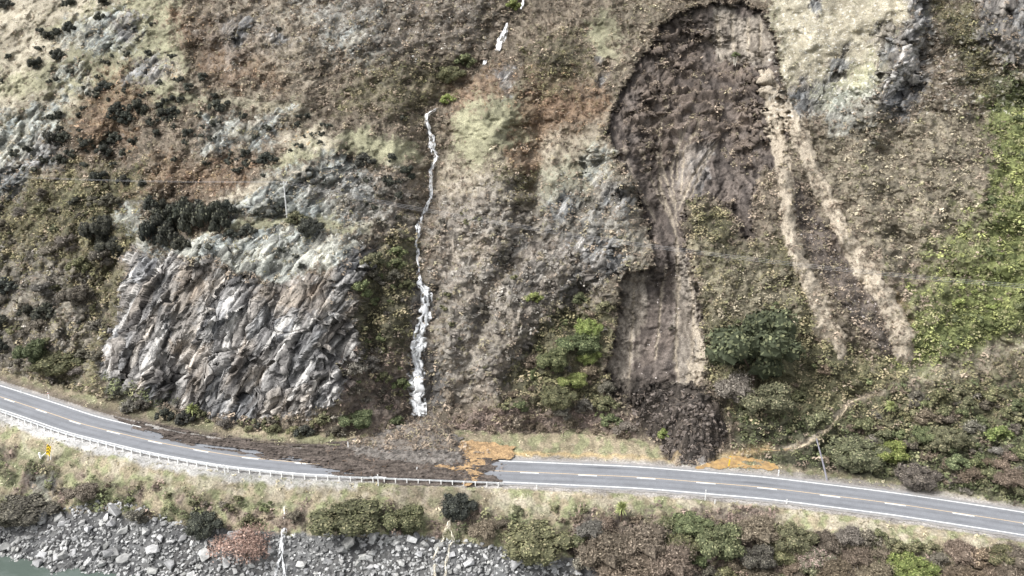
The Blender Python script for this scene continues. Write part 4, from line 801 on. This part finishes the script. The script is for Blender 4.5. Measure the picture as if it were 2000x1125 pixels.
plant_all()
def cabbage(px, py, hpx, label):
    p, nn = at(px, py); s = hpx/ppm(p); e = bpy.data.objects.new('cabbage_tree', None); C.link(e); e.location = p; tag(e, label, 'tree')
    parts = [tube([(0,0,-.3),(.05,0,s*.4),(0,0,s*.7)], [.16,.12,.09])]
    v, f = merge(parts); mesh_obj('trunk', v, f, M_bark, e)
    r = np.random.default_rng(int(px)); vs = []; fs = []; cs = []
    for i in range(170):
        a = r.random()*6.28; el = r.random()*2.2-.75; d = np.array([math.cos(a)*math.cos(el), math.sin(a)*math.cos(el), math.sin(el)]); L = s*.36*(.7+.5*r.random()); t = np.cross(d, (0, 0, 1)); t /= np.linalg.norm(t)+1e-6
        o_ = np.array([0, 0, s*.70]); wd = .05+.02*s/3; b = len(vs)
        vs += [o_-t*wd*.5, o_+d*L*.55-t*wd, o_+d*L+np.array([0, 0, -.12*L]), o_+d*L*.55+t*wd]; fs.append((b, b+1, b+2, b+3)); cs.append(np.array((.30,.33,.14))*(.6+.8*r.random()))
    mesh_obj('crown', np.array(vs), np.array(fs), M_leaf, e, facecols=np.array(cs))
cabbage(1735, 815, 36, 'cabbage tree with spiky pale crown standing in the scrub above the road')
cabbage(1213, 1018, 44, 'cabbage tree with spiky green crown on the bank below the road')
cabbage(378, 822, 38, 'yellow-green spiky tree at the foot of the cliff')
p, nn = at(1435, 128); e = bpy.data.objects.new('sapling', None); C.link(e); e.location = p; tag(e, 'small tree with two bare pale stems, displaced on the slumped turf', 'tree')
v, f = merge([tube([(-.1,0,-.2),(-.35,0,1.6),(-.3,.1,2.6)], [.13,.10,.05]), tube([(.1,0,-.2),(.3,0,1.5),(.1,.1,2.6)], [.12,.09,.05])]); mesh_obj('trunk', v, f, flat_mat('pale_bark', (.62,.58,.50), .8), e)
c = bpy.data.objects.new('crown', crowns('green', 'm')[0]); C.link(c); c.parent = e; c.location = (0, 0, 1.9); c.scale = (1.1, 1.1, 1.0)

# ------------------------------------------------------------------ boulders of the lake shore
def rock_mesh(seed, flatn=.65, nf=9):
    r = random.Random(seed); bm = bmesh.new()
    for _ in range(13):
        v = Vector((r.gauss(0, 1), r.gauss(0, 1), r.gauss(0, 1))).normalized()*(.75+.35*r.random()); bm.verts.new((v.x, v.y*(.6+.2*r.random()), v.z*flatn))
    bmesh.ops.convex_hull(bm, input=bm.verts); bmesh.ops.dissolve_limit(bm, angle_limit=.16, verts=bm.verts, edges=bm.edges)
    bmesh.ops.bevel(bm, geom=list(bm.edges), offset=.035, segments=1, affect='EDGES'); bmesh.ops.triangulate(bm, faces=bm.faces)
    V_ = np.array([v.co[:] for v in bm.verts]); idx_ = {v: i for i, v in enumerate(bm.verts)}; F_ = np.array([[idx_[v] for v in f.verts] for f in bm.faces]); bm.free(); return V_, F_
RM = [rock_mesh(i) for i in range(12)]
ROCKME = []
for v, f in RM:
    o = mesh_obj('boulder', v, f, M_boulder, facecols=np.tile((.36,.36,.354), (len(f), 1))); ROCKME.append(o.data); bpy.data.objects.remove(o)
SH = [(-10,1035),(40,1012),(90,1000),(150,985),(240,975),(330,1010),(440,1035),(560,1045),(650,1040),(760,1040),(860,1050),(950,1062),(1030,1085),(1130,1100),(1150,1150),(60,1150),(80,1130),(20,1100),(-40,1075),(-40,1030)]
rr = random.Random(5); cand = []
def shrand(P):
    P = np.asarray(P)
    while True:
        x = rr.uniform(P[:, 0].min(), P[:, 0].max()); y = rr.uniform(P[:, 1].min(), min(P[:, 1].max(), 1150))
        if poly_sd(P, np.array([float(x)]), np.array([float(y)]))[0] > 0: return x, y
big = [(88,1010,24),(120,1012,20),(232,992,26),(222,1080,22),(300,1075,20),(226,1082,18),(148,1052,10),(200,1100,14),(360,1050,14),(690,1052,34),(722,1090,14),(285,1040,16),(400,1085,18),(440,1100,16),(330,1105,18),(60,1052,12),(175,1035,14),(640,1100,14),(1010,1100,20)]
pts = [(x, y, r*.85) for x, y, r in big]
while len(pts) < 300:
    x, y = shrand(SH); r = 5.5+10*rr.random()**2.2
    if any(math.hypot(x-a, y-b) < .60*(r+c) for a, b, c in pts): r *= .7
    pts.append((x, y, r))
def rot(rr): return Matrix.Rotation(rr.uniform(0, 6.28), 3, 'Z') @ Matrix.Rotation(rr.uniform(-.7, .7), 3, 'X') @ Matrix.Rotation(rr.uniform(-.6, .6), 3, 'Y')
for x, y, r in pts:
    p, nn = at(x, y); s = r/ppm(p)*1.15; o = bpy.data.objects.new('boulder', rr.choice(ROCKME)); C.link(o)
    o.location = p+nn*s*.25; o.rotation_euler = rot(rr).to_euler(); o.scale = (s, s*rr.uniform(.8, 1.2), s); t = rr.uniform(.62, 1.35); o.color = (t, t*.995, t*rr.uniform(.96, 1.02), 1)
    tag(o, f"{'big' if r > 17 else 'middling' if r > 10 else 'small'} {'pale' if t > 1.1 else 'grey' if t > .85 else 'dark'} boulder, {'high up' if y < np.interp(x, [0, 300, 600, 1100], [1025, 1030, 1065, 1100]) else 'low down' if y > 1090 else 'half way down'} the bank, {'beside the lake corner' if x < 130 else 'just right of the lake corner' if x < 230 else 'well left of the rusty bush' if x < 330 else 'just left of the rusty bush' if x < 430 else 'around the rusty bush' if x < 535 else 'beside the small white fall' if x < 600 else 'right of the small white fall' if x < 690 else 'under the wide olive bush' if x < 770 else 'left of the muddy streams' if x < 845 else 'by the muddy streams' if x < 900 else 'right of the muddy streams' if x < 990 else 'at the right end'}", 'rock', 'boulders along the lake shore')
def rubble(name, pts_, cols_, label, mat=M_boulder, cat='rubble', lift=.15):
    vs = []; fs = []; cs = []; b = 0
    for (x, y, r), c in zip(pts_, cols_):
        p, nn = at(x, y); 
        if p[2] < .35 and p[2] > -.5 and abs(road_dist(np.array([p[0]]), np.array([p[1]]))[0]) < 5: p = Vector((p[0], p[1], .12))
        s = r/ppm(p); v, f = RM[rr.randrange(12)]; R_ = np.array(rot(rr)); v2 = (v*s)@R_.T+np.array(p+nn*s*lift); vs.append(v2); fs.append(f+b); b += len(v); cs.append(np.tile(c, (len(f), 1)))
    o = mesh_obj(name, np.concatenate(vs), np.concatenate(fs), mat, facecols=np.concatenate(cs)); return tag(o, label, cat, kind='stuff')
pp = [(*shrand(SH), 2.6+4.2*rr.random()**1.5) for _ in range(3400)]
rubble('shore_stones', pp, [np.array((.33,.33,.324))*rr.uniform(.4, 1.45) for _ in pp], 'smaller broken grey stones between the boulders')
LB = np.array(LOBE, float)
pp = [(*shrand(LB), 1.8+7*rr.random()**3) for _ in range(900)]
rubble('mud_clods', pp, [np.array((.078,.066,.058))*rr.uniform(.4, 2.4) for _ in pp], 'dark clods and torn soil heaped at the toe of the landslide', lift=.0)
pp = [(*shrand(FAN), 1.0+2.2*rr.random()**3) for _ in range(620)]
rubble('slip_stones', pp, [np.array((.165,.145,.13))*rr.uniform(.5, 1.7) for _ in pp], 'stones and sticks strewn over the mud below the waterfall', lift=.1)
pp = [(*shrand([(1540,380),(1600,430),(1660,520),(1730,620),(1760,700),(1690,680),(1630,590),(1580,520)]), 1+2.2*rr.random()**2) for _ in range(260)]+[(*shrand([(1215,540),(1370,520),(1385,700),(1370,760),(1240,780),(1190,740)]), .9+2.2*rr.random()**2.5) for _ in range(170)]
rubble('scar_stones', pp, [np.array((.30,.27,.25))*rr.uniform(.4, 1.9) for _ in pp], 'stones scattered over the bare landslide ground', lift=.1)
pp = [(*shrand([(620,10),(860,20),(860,120),(680,130),(600,80)]), 1.2+3*rr.random()**2) for _ in range(150)]+[(*shrand([(1540,20),(1780,10),(1740,180),(1560,210)]), 1.0+2*rr.random()**2) for _ in range(420)]+[(*shrand([(1060,350),(1190,310),(1230,420),(1100,460)]), 1.0+2.2*rr.random()**2) for _ in range(130)]+[(*shrand([(330,470),(560,440),(720,470),(640,530),(430,510)]), 1.0+2.4*rr.random()**2) for _ in range(330)]+[(*shrand([(560,350),(700,320),(750,400),(600,430)]), 1.0+2.4*rr.random()**2) for _ in range(150)]
rubble('hill_stones', pp, [np.array((.58,.57,.53))*rr.uniform(.5, 1.2) for _ in pp], 'pale stones lying on the upper slopes', lift=.1)
pp = [(*shrand([(540,240),(650,270),(620,292),(560,285)]), 1.6+3*rr.random()**2) for _ in range(46)]+[(*shrand([(318,122),(350,126),(352,150),(325,152)]), 1.6+3*rr.random()**2) for _ in range(22)]
rubble('orange_stones', pp, [np.array((.55,.42,.27))*rr.uniform(.7, 1.2) for _ in pp], 'yellowish stones on the upper slope', lift=.1)

def sticks(name, P, n, L0, L1, colr, label, seed):
    q_ = random.Random(seed); parts = []
    for _ in range(n):
        x, y = shrand(P); p, nn = at(x, y)
        if abs(float(road_dist(np.array([p[0]]), np.array([p[1]]))[0])) < 5 and p[2] < .35: p = Vector((p[0], p[1], .2))
        d = Vector((q_.gauss(0, 1), q_.gauss(0, 1), q_.gauss(.15, .25))).normalized()*q_.uniform(L0, L1); a = p+nn*.15
        parts.append(tube([tuple(a-d*.5), tuple(a+Vector((0, 0, q_.uniform(0, .2)))), tuple(a+d*.5)], [.05, .04, .02], 4))
    v, f = merge(parts); r_ = np.random.default_rng(seed); fc = np.repeat(np.array(colr)[None]*r_.uniform(.5, 1.5, (len(parts), 1)), [len(q[1]) for q in parts], 0)
    tag(mesh_obj(name, v, f, M_stuff, facecols=fc), label, 'debris', kind='stuff')
sticks('broken_branches', FAN, 150, .4, 1.8, (.20,.14,.10), 'broken branches and roots tangled in the mud on the road', 3)
sticks('torn_roots', LOBE, 120, .5, 2.0, (.17,.135,.11), 'torn roots and branches sticking out of the landslide toe', 4)
sticks('dead_twigs', [(870,790),(1000,800),(1240,830),(1250,870),(1000,845),(890,860)], 220, .5, 2.0, (.30,.235,.19), 'dead twigs along the foot of the slope behind the verge', 5)
sticks('bare_twigs', [(1120,1020),(1350,1010),(1500,1020),(2000,1090),(2000,1140),(1120,1140)], 420, .5, 2.2, (.30,.245,.20), 'bare twigs standing in the thicket below the road', 6)

# ------------------------------------------------------------------ falling water
M_water = vcol_mat('white_water', .8, 1.15, 2.5, .3, .35)
def water_mat(name):
    m, nt, b = mat_base(name, .3); at_ = N(nt, 'ShaderNodeVertexColor', layer_name='Col'); nt.links.new(at_.outputs[0], b.inputs['Base Color'])
    a2 = N(nt, 'ShaderNodeAttribute', attribute_name='cover'); nt.links.new(a2.outputs['Fac'], b.inputs['Alpha']); return m
M_water = water_mat('white_water')
def falls(name, P, colA_, colB_, label, seed, gapy=.05, kindn='structure', lift=.6, sc_=1.15, veil=False):
    P = np.array(P, float); L = np.r_[0, np.cumsum(np.hypot(np.diff(P[:, 0]), np.diff(P[:, 1])))]; n = max(8, int(L[-1]/1.1)); s = np.linspace(0, L[-1], n)
    x = np.interp(s, L, P[:, 0])+1.2*pnoise(s/9, s*0+seed); y = np.interp(s, L, P[:, 1]); w_ = np.interp(s, L, P[:, 2])*(1+.3*pnoise(s/9, s*0+seed+5))*sc_*1.25; k = 15; Q = np.zeros((n, k, 3)); Nn = np.zeros((n, k, 3)); u = np.linspace(-1, 1, k)
    for i in range(n):
        for j in range(k):
            q, nn = at(x[i]+u[j]*w_[i], y[i]); Q[i, j] = q; Nn[i, j] = nn
    for _ in range(5):
        Q[1:-1] = (Q[:-2]+2*Q[1:-1]+Q[2:])/4
        Q[:, 1:-1] = (Q[:, :-2]+2*Q[:, 1:-1]+Q[:, 2:])/4
    V_ = (Q+Nn*(lift*(1-.7*u**2))[None, :, None]+np.array([0, -lift*.6, 0])).reshape(-1, 3)
    i_ = np.arange(n*k).reshape(n, k); q = np.stack([i_[1:, :-1], i_[1:, 1:], i_[:-1, 1:], i_[:-1, :-1]], -1).reshape(-1, 4)
    uu, ss = np.meshgrid(u, s); st = fbm(uu*3.2+seed, ss/26+seed, 3, seed); s2_ = fbm(uu*2+seed, ss/6+seed, 2, seed+9)
    al = np.clip(.98-1.15*np.abs(uu)**1.3+1.35*st+.6*s2_-gapy*2, 0, 1)*np.clip(np.minimum(ss, L[-1]-ss)/3+.3, 0, 1)
    mv = np.clip(.75+.9*st+.4*s2_, 0, 1)[..., None]; c = np.array(colA_)*mv+np.array(colB_)*(1-mv)
    o = mesh_obj(name, V_, q, M_water, cols=c.reshape(-1, 3), smooth=True); a = o.data.attributes.new('cover', 'FLOAT', 'POINT'); a.data.foreach_set('value', al.ravel().astype(np.float32))
    tag(o, label, kind=kindn); return o
W1, W2 = (.95,.96,.97), (.84,.87,.89); T1, T2 = (.74,.68,.55), (.50,.44,.34)
falls('waterfall', [(818,540,3),(821,553,5),(829,560,9),(833,575,8),(829,610,9),(825,640,10),(820,665,11),(815,690,12),(814,720,12),(815,750,12),(817,780,12),(819,808,12)], W1, W2, 'white waterfall dropping down the rock chute to the road', 1, lift=.9, gapy=-.02, sc_=1.15)
falls('waterfall_foam', [(816,796,9),(818,806,14),(822,815,18)], W1, (.6,.62,.63), 'foam where the waterfall hits the gravel', 21, .22, lift=.9)
falls('stream', [(855,214,2),(836,224,3),(834,240,4),(838,262,4),(846,270,5),(843,290,5),(852,308,5),(848,322,4),(840,335,3.5),(840,365,3.5),(843,380,3),(838,395,3),(830,410,4),(822,430,4),(816,440,4),(819,455,4),(809,470,3),(816,490,3),(816,512,2),(818,540,2.5)], W1, W2, 'narrow white stream tumbling down the gully above the waterfall', 2, .06)
falls('upper_waterfall', [(990,48,3),(985,65,5),(978,82,6),(972,102,4)], W1, W2, 'short white fall high in the ravine', 3, .03)
falls('upper_waterfall', [(948,118,3),(946,130,2)], W1, W2, 'tiny white fall in the ravine', 4, .0)
falls('upper_waterfall', [(1024,-6,2.5),(1021,10,2),(1018,22,1.5)], W1, W2, 'thin white water at the top of the picture', 5, .0)
falls('shore_waterfall', [(558,988,3),(556,1002,4),(557,1014,3)], (.7,.68,.6), W2, 'pale trickle above the boulders', 6, .2, lift=.35)
falls('shore_waterfall', [(556,1030,4),(553,1050,7),(552,1075,5),(546,1095,5),(542,1115,4),(536,1135,4)], W1, W2, 'white water falling over the boulders', 7, .30, lift=.5)
falls('shore_waterfall', [(552,1080,3),(556,1100,4),(560,1130,5)], W1, W2, 'white water falling over the boulders', 8, .30, lift=.5)
falls('muddy_stream', [(884,974,1.5),(881,990,2.5),(879,1005,2.5),(876,1025,4.5),(869,1040,3),(866,1052,3.5),(858,1068,2),(852,1082,2.5),(846,1095,1.5)], T1, T2, 'cream coloured water running down the bank', 9, .18, lift=.45)
falls('muddy_stream', [(878,1026,3),(882,1040,2),(886,1052,3.5),(878,1066,2.5),(876,1082,2),(871,1100,3),(868,1135,2.5)], T1, T2, 'cream coloured water running down the bank', 10, .2, lift=.45)
falls('muddy_stream', [(852,1098,3),(851,1132,3)], T1, T2, 'cream coloured water running down the bank', 11, .06, lift=.9)
falls('muddy_stream', [(890,985,1.2),(880,998,1.6)], T1, T2, 'cream coloured water running down the bank', 12, .0, lift=.9)
falls('muddy_creek', [(1540,876,3),(1560,872,6),(1580,862,7),(1600,850,6),(1615,836,6),(1635,814,5),(1655,790,4),(1690,775,3),(1722,767,2)], (.50,.42,.30), (.32,.26,.18), 'tan muddy creek coming out of the scrub', 13, .12, lift=.55)
falls('muddy_creek', [(1480,876,14),(1520,880,10),(1545,874,5)], (.52,.38,.20), (.40,.28,.15), 'orange muddy ground beside the creek', 14, .1, lift=.3)

# ------------------------------------------------------------------ guard rail, marker posts
def empty(name, loc, label, cat, group=None):
    e = bpy.data.objects.new(name, None); C.link(e); e.location = loc; return tag(e, label, cat, group)
ga, gb = s_of(-140, 740), s_of(985, 945)
g = empty('guard_rail', (0, 0, 0), 'long galvanised guard rail along the lake side of the bend', 'guard rail')
n = int((gb-ga)/1.0); s = np.linspace(ga, gb, n); prof = [(-.0,.46),(.07,.50),(.07,.56),(.0,.60),(.0,.64),(.07,.68),(.07,.74),(.0,.78),(-.02,.78),(-.02,.46)]
vs = []
for do, z in prof: x, y = road_at(s, -4.55+do); vs.append(np.stack([x, y, np.full(n, z)], -1))
m_ = len(prof); V_ = np.concatenate(vs); F_ = [(j*n+i, ((j+1) % m_)*n+i, ((j+1) % m_)*n+i+1, j*n+i+1) for j in range(m_) for i in range(n-1)]
mesh_obj('rail', V_, F_, M_steel, g)
k = 0; s_ = ga+.5; v, f = merge([box((0, 0, .32), .16, .14, .95), box((0, .11, .62), .12, .10, .30)])
o0 = mesh_obj('post', v, f, M_white); pm = o0.data; bpy.data.objects.remove(o0)
while s_ < gb and k < 99:
    x, y = road_at(s_, -4.75); x2, y2 = road_at(s_+.5, -4.75); o = bpy.data.objects.new('post', pm); C.link(o); o.parent = g; o.location = (float(x), float(y), -.05); o.rotation_euler[2] = math.atan2(y2-y, x2-x); s_ += 1.95; k += 1
def marker(px, py, hpx, label, mat=M_white, red=False, lean=0, wid=.18):
    p, nn = at(px, py); h = hpx/ppm(p)/math.cos(PITCH+math.atan((py-562.5)/FPX)); e = empty('marker_post', p, label, 'marker post', None)
    bm = bmesh.new(); bmesh.ops.create_cube(bm, size=1)
    for v in bm.verts: v.co = Vector((v.co.x*wid, v.co.y*.06, (v.co.z+.5)*h-.15*(v.co.z < 0))); 
    for v in bm.verts:
        if v.co.z > h*.5 and v.co.x > 0: v.co.z -= .06
    bmesh.ops.bevel(bm, geom=list(bm.edges), offset=.012, segments=1, affect='EDGES')
    me = bpy.data.meshes.new('post'); bm.to_mesh(me); bm.free(); me.materials.append(mat); o = bpy.data.objects.new('post', me); C.link(o); o.parent = e
    v, f = box((0, 0, h*.80), wid*1.04, .068, h*.10); mesh_obj('reflector', v, f, M_red if red else M_steel, e)
    e.rotation_euler = (0, lean, 0)
marker(440, 928, 20, 'tall white marker post beside the guard rail left of the mud', wid=.16)
marker(739, 949, 22, 'tall white marker post by the guard rail in front of the mud', wid=.18)
marker(1377, 977, 20, 'tall white marker post on the lake side of the straight road', wid=.16)
marker(1048, 955, 11, 'short white marker post on the lake side just right of the mud')
marker(1396, 984, 8, 'very short white peg in the grass beside the tall white post')
marker(1536, 985, 10, 'short white marker post on the lake side of the right part of the road')
marker(96, 779, 13, 'white marker post with red band on the hill side of the left bend', red=True)
marker(680, 873, 10, 'white marker post in the gravel behind the mud, on the hill side')
marker(813, 921, 9, 'small white marker post leaning in the mud on the road', lean=.2)
marker(1423, 911, 20, 'yellow marker post standing by the orange puddle', M_yellow, lean=.08, wid=.2)
marker(1520, 930, 12, 'white marker post between orange puddle and leaning pole')
marker(42, 768, 6, 'tiny white marker at the far left end of the road')

# ------------------------------------------------------------------ chevron board on posts, leaning on the bank
p, nn = at(93, 898); e = empty('road_sign', p, 'yellow and black chevron board leaning on white posts, on the bank left', 'sign')
W_ = .95; H_ = 2.3; z0 = 1.25
v, f = box((0, 0, z0+H_/2-.1), W_, .06, H_); mesh_obj('board', v, f, M_yellow, e)
parts = []
for i in range(3):
    zc_ = z0+.25+.72*i
    v = np.array([(-.42,-.04,zc_),(0,-.04,zc_+.42),(.42,-.04,zc_),(.42,-.04,zc_+.22),(0,-.04,zc_+.66),(-.42,-.04,zc_+.22)]); v2 = v-np.array([0, .02, 0])
    vv = np.concatenate([v, v2]); ff = [(6,7,10,11),(7,8,9,10),(0,1,7,6),(1,2,8,7),(2,3,9,8),(3,4,10,9),(4,5,11,10),(5,0,6,11)]; parts.append((vv, np.array(ff)))
v, f = merge(parts); mesh_obj('chevron', v, f, M_black, e)
for x0_, x1_, zz in ((-.45, -1.5, -.2), (.0, .15, -.1), (.55, .75, .5)):
    v, f = tube([(x1_, 0, zz), (x0_, .05, z0+.3), (x0_*.9, .05, z0+1.0)], [.085, .085, .08], 6); mesh_obj('leg', v, f, M_white, e)
v, f = box((-1.75, -.05, -.02), .30, .3, 1.15); R_ = np.array(Matrix.Rotation(-.5, 3, 'Y')); v = (v-np.array((-1.75, 0, 0)))@R_.T+np.array((-1.75, 0, 0)); mesh_obj('foot', v, f, M_white, e)
e.rotation_euler = (0, math.radians(20), math.radians(-20))

# ------------------------------------------------------------------ power poles and lines
def pole(base, top, rad, label, arm=True, mt=None):
    mt = mt or M_pole
    b = Vector(base); t = Vector(top)-b; e = empty('power_pole', b, label, 'power pole')
    v, f = tube([(0, 0, -.4), tuple(t*.5), tuple(t)], [rad*1.2, rad, rad*.8], 10); mesh_obj('pole', v, f, mt, e); up_ = t.normalized()
    a = t-up_*.5; ar = Vector((.35, 1, 0)).normalized()
    if arm:
        v, f = tube([tuple(a-ar*1.1), tuple(a+ar*1.1)], [.07, .07], 4); c_ = mesh_obj('crossarm', v, f, M_pole, e)
        for q in (-1, 0, 1):
            c = a+ar*q; v, f = tube([tuple(c), tuple(c+Vector((0, 0, .12))), tuple(c+Vector((0, 0, .28)))], [.05, .08, .03], 6); mesh_obj('insulator', v, f, M_white, c_)
    return [b+a+ar*q+Vector((0, 0, .28)) for q in (-1, 0, 1)]
pb, nn = at(561, 427); dz = 72/ppm(pb)/math.cos(math.radians(14)); tops = pole(pb, pb+Vector((0, 0, dz)), .15, 'tall upright pale power pole on the terrace above the cliff')
pb2, _ = at(1617, 938); k_ = ppm(pb2); pole(pb2, pb2+Vector((-32/k_, .5, 77/k_/.86)), .14, 'grey pole leaning left beside the road near the muddy creek', arm=False, mt=M_pole2)
v, f = box((0, 0, 0), .7, .12, .12)
pb3, _ = at(545, 482); dz3 = 30/ppm(pb3); pole(pb3, pb3+Vector((.5, 0, dz3)), .06, 'short thin pale pole on the brink of the cliff below the power pole', arm=False)
def wire(a, b, sag, label, group):
    n = 40; P = [(a[0]+(b[0]-a[0])*t, a[1]+(b[1]-a[1])*t, a[2]+(b[2]-a[2])*t-4*sag*t*(1-t)) for t in np.linspace(0, 1, n)]
    v, f = tube(P, [.014]*n, 5); tag(mesh_obj('power_line', v, f, M_wire), label, 'cable', group)
def ptat(px, py, d): X_, Y_, Z_ = ray(px, py); t = d/Y_; return Vector((X_*t, d, HC+Z_*t))
rt = ptat(2180, 572, 133); lt = ptat(-330, 318, 215)
wl = ['highest of the thin wires crossing the hillside', 'middle one of the thin wires crossing the hillside', 'lowest of the thin wires crossing the hillside']
for i, q in enumerate((1, 0, -1)):
    off = Vector((.35, 1, 0)).normalized()*q
    wire(tops[1+q], rt+off, 3.0, wl[i]+', right of the tall power pole', 'wires right of the power pole')
    if i < 2: wire(tops[1+q], lt+off, 1.6, wl[0 if i == 0 else 2]+', left of the tall power pole', 'wires left of the power pole')
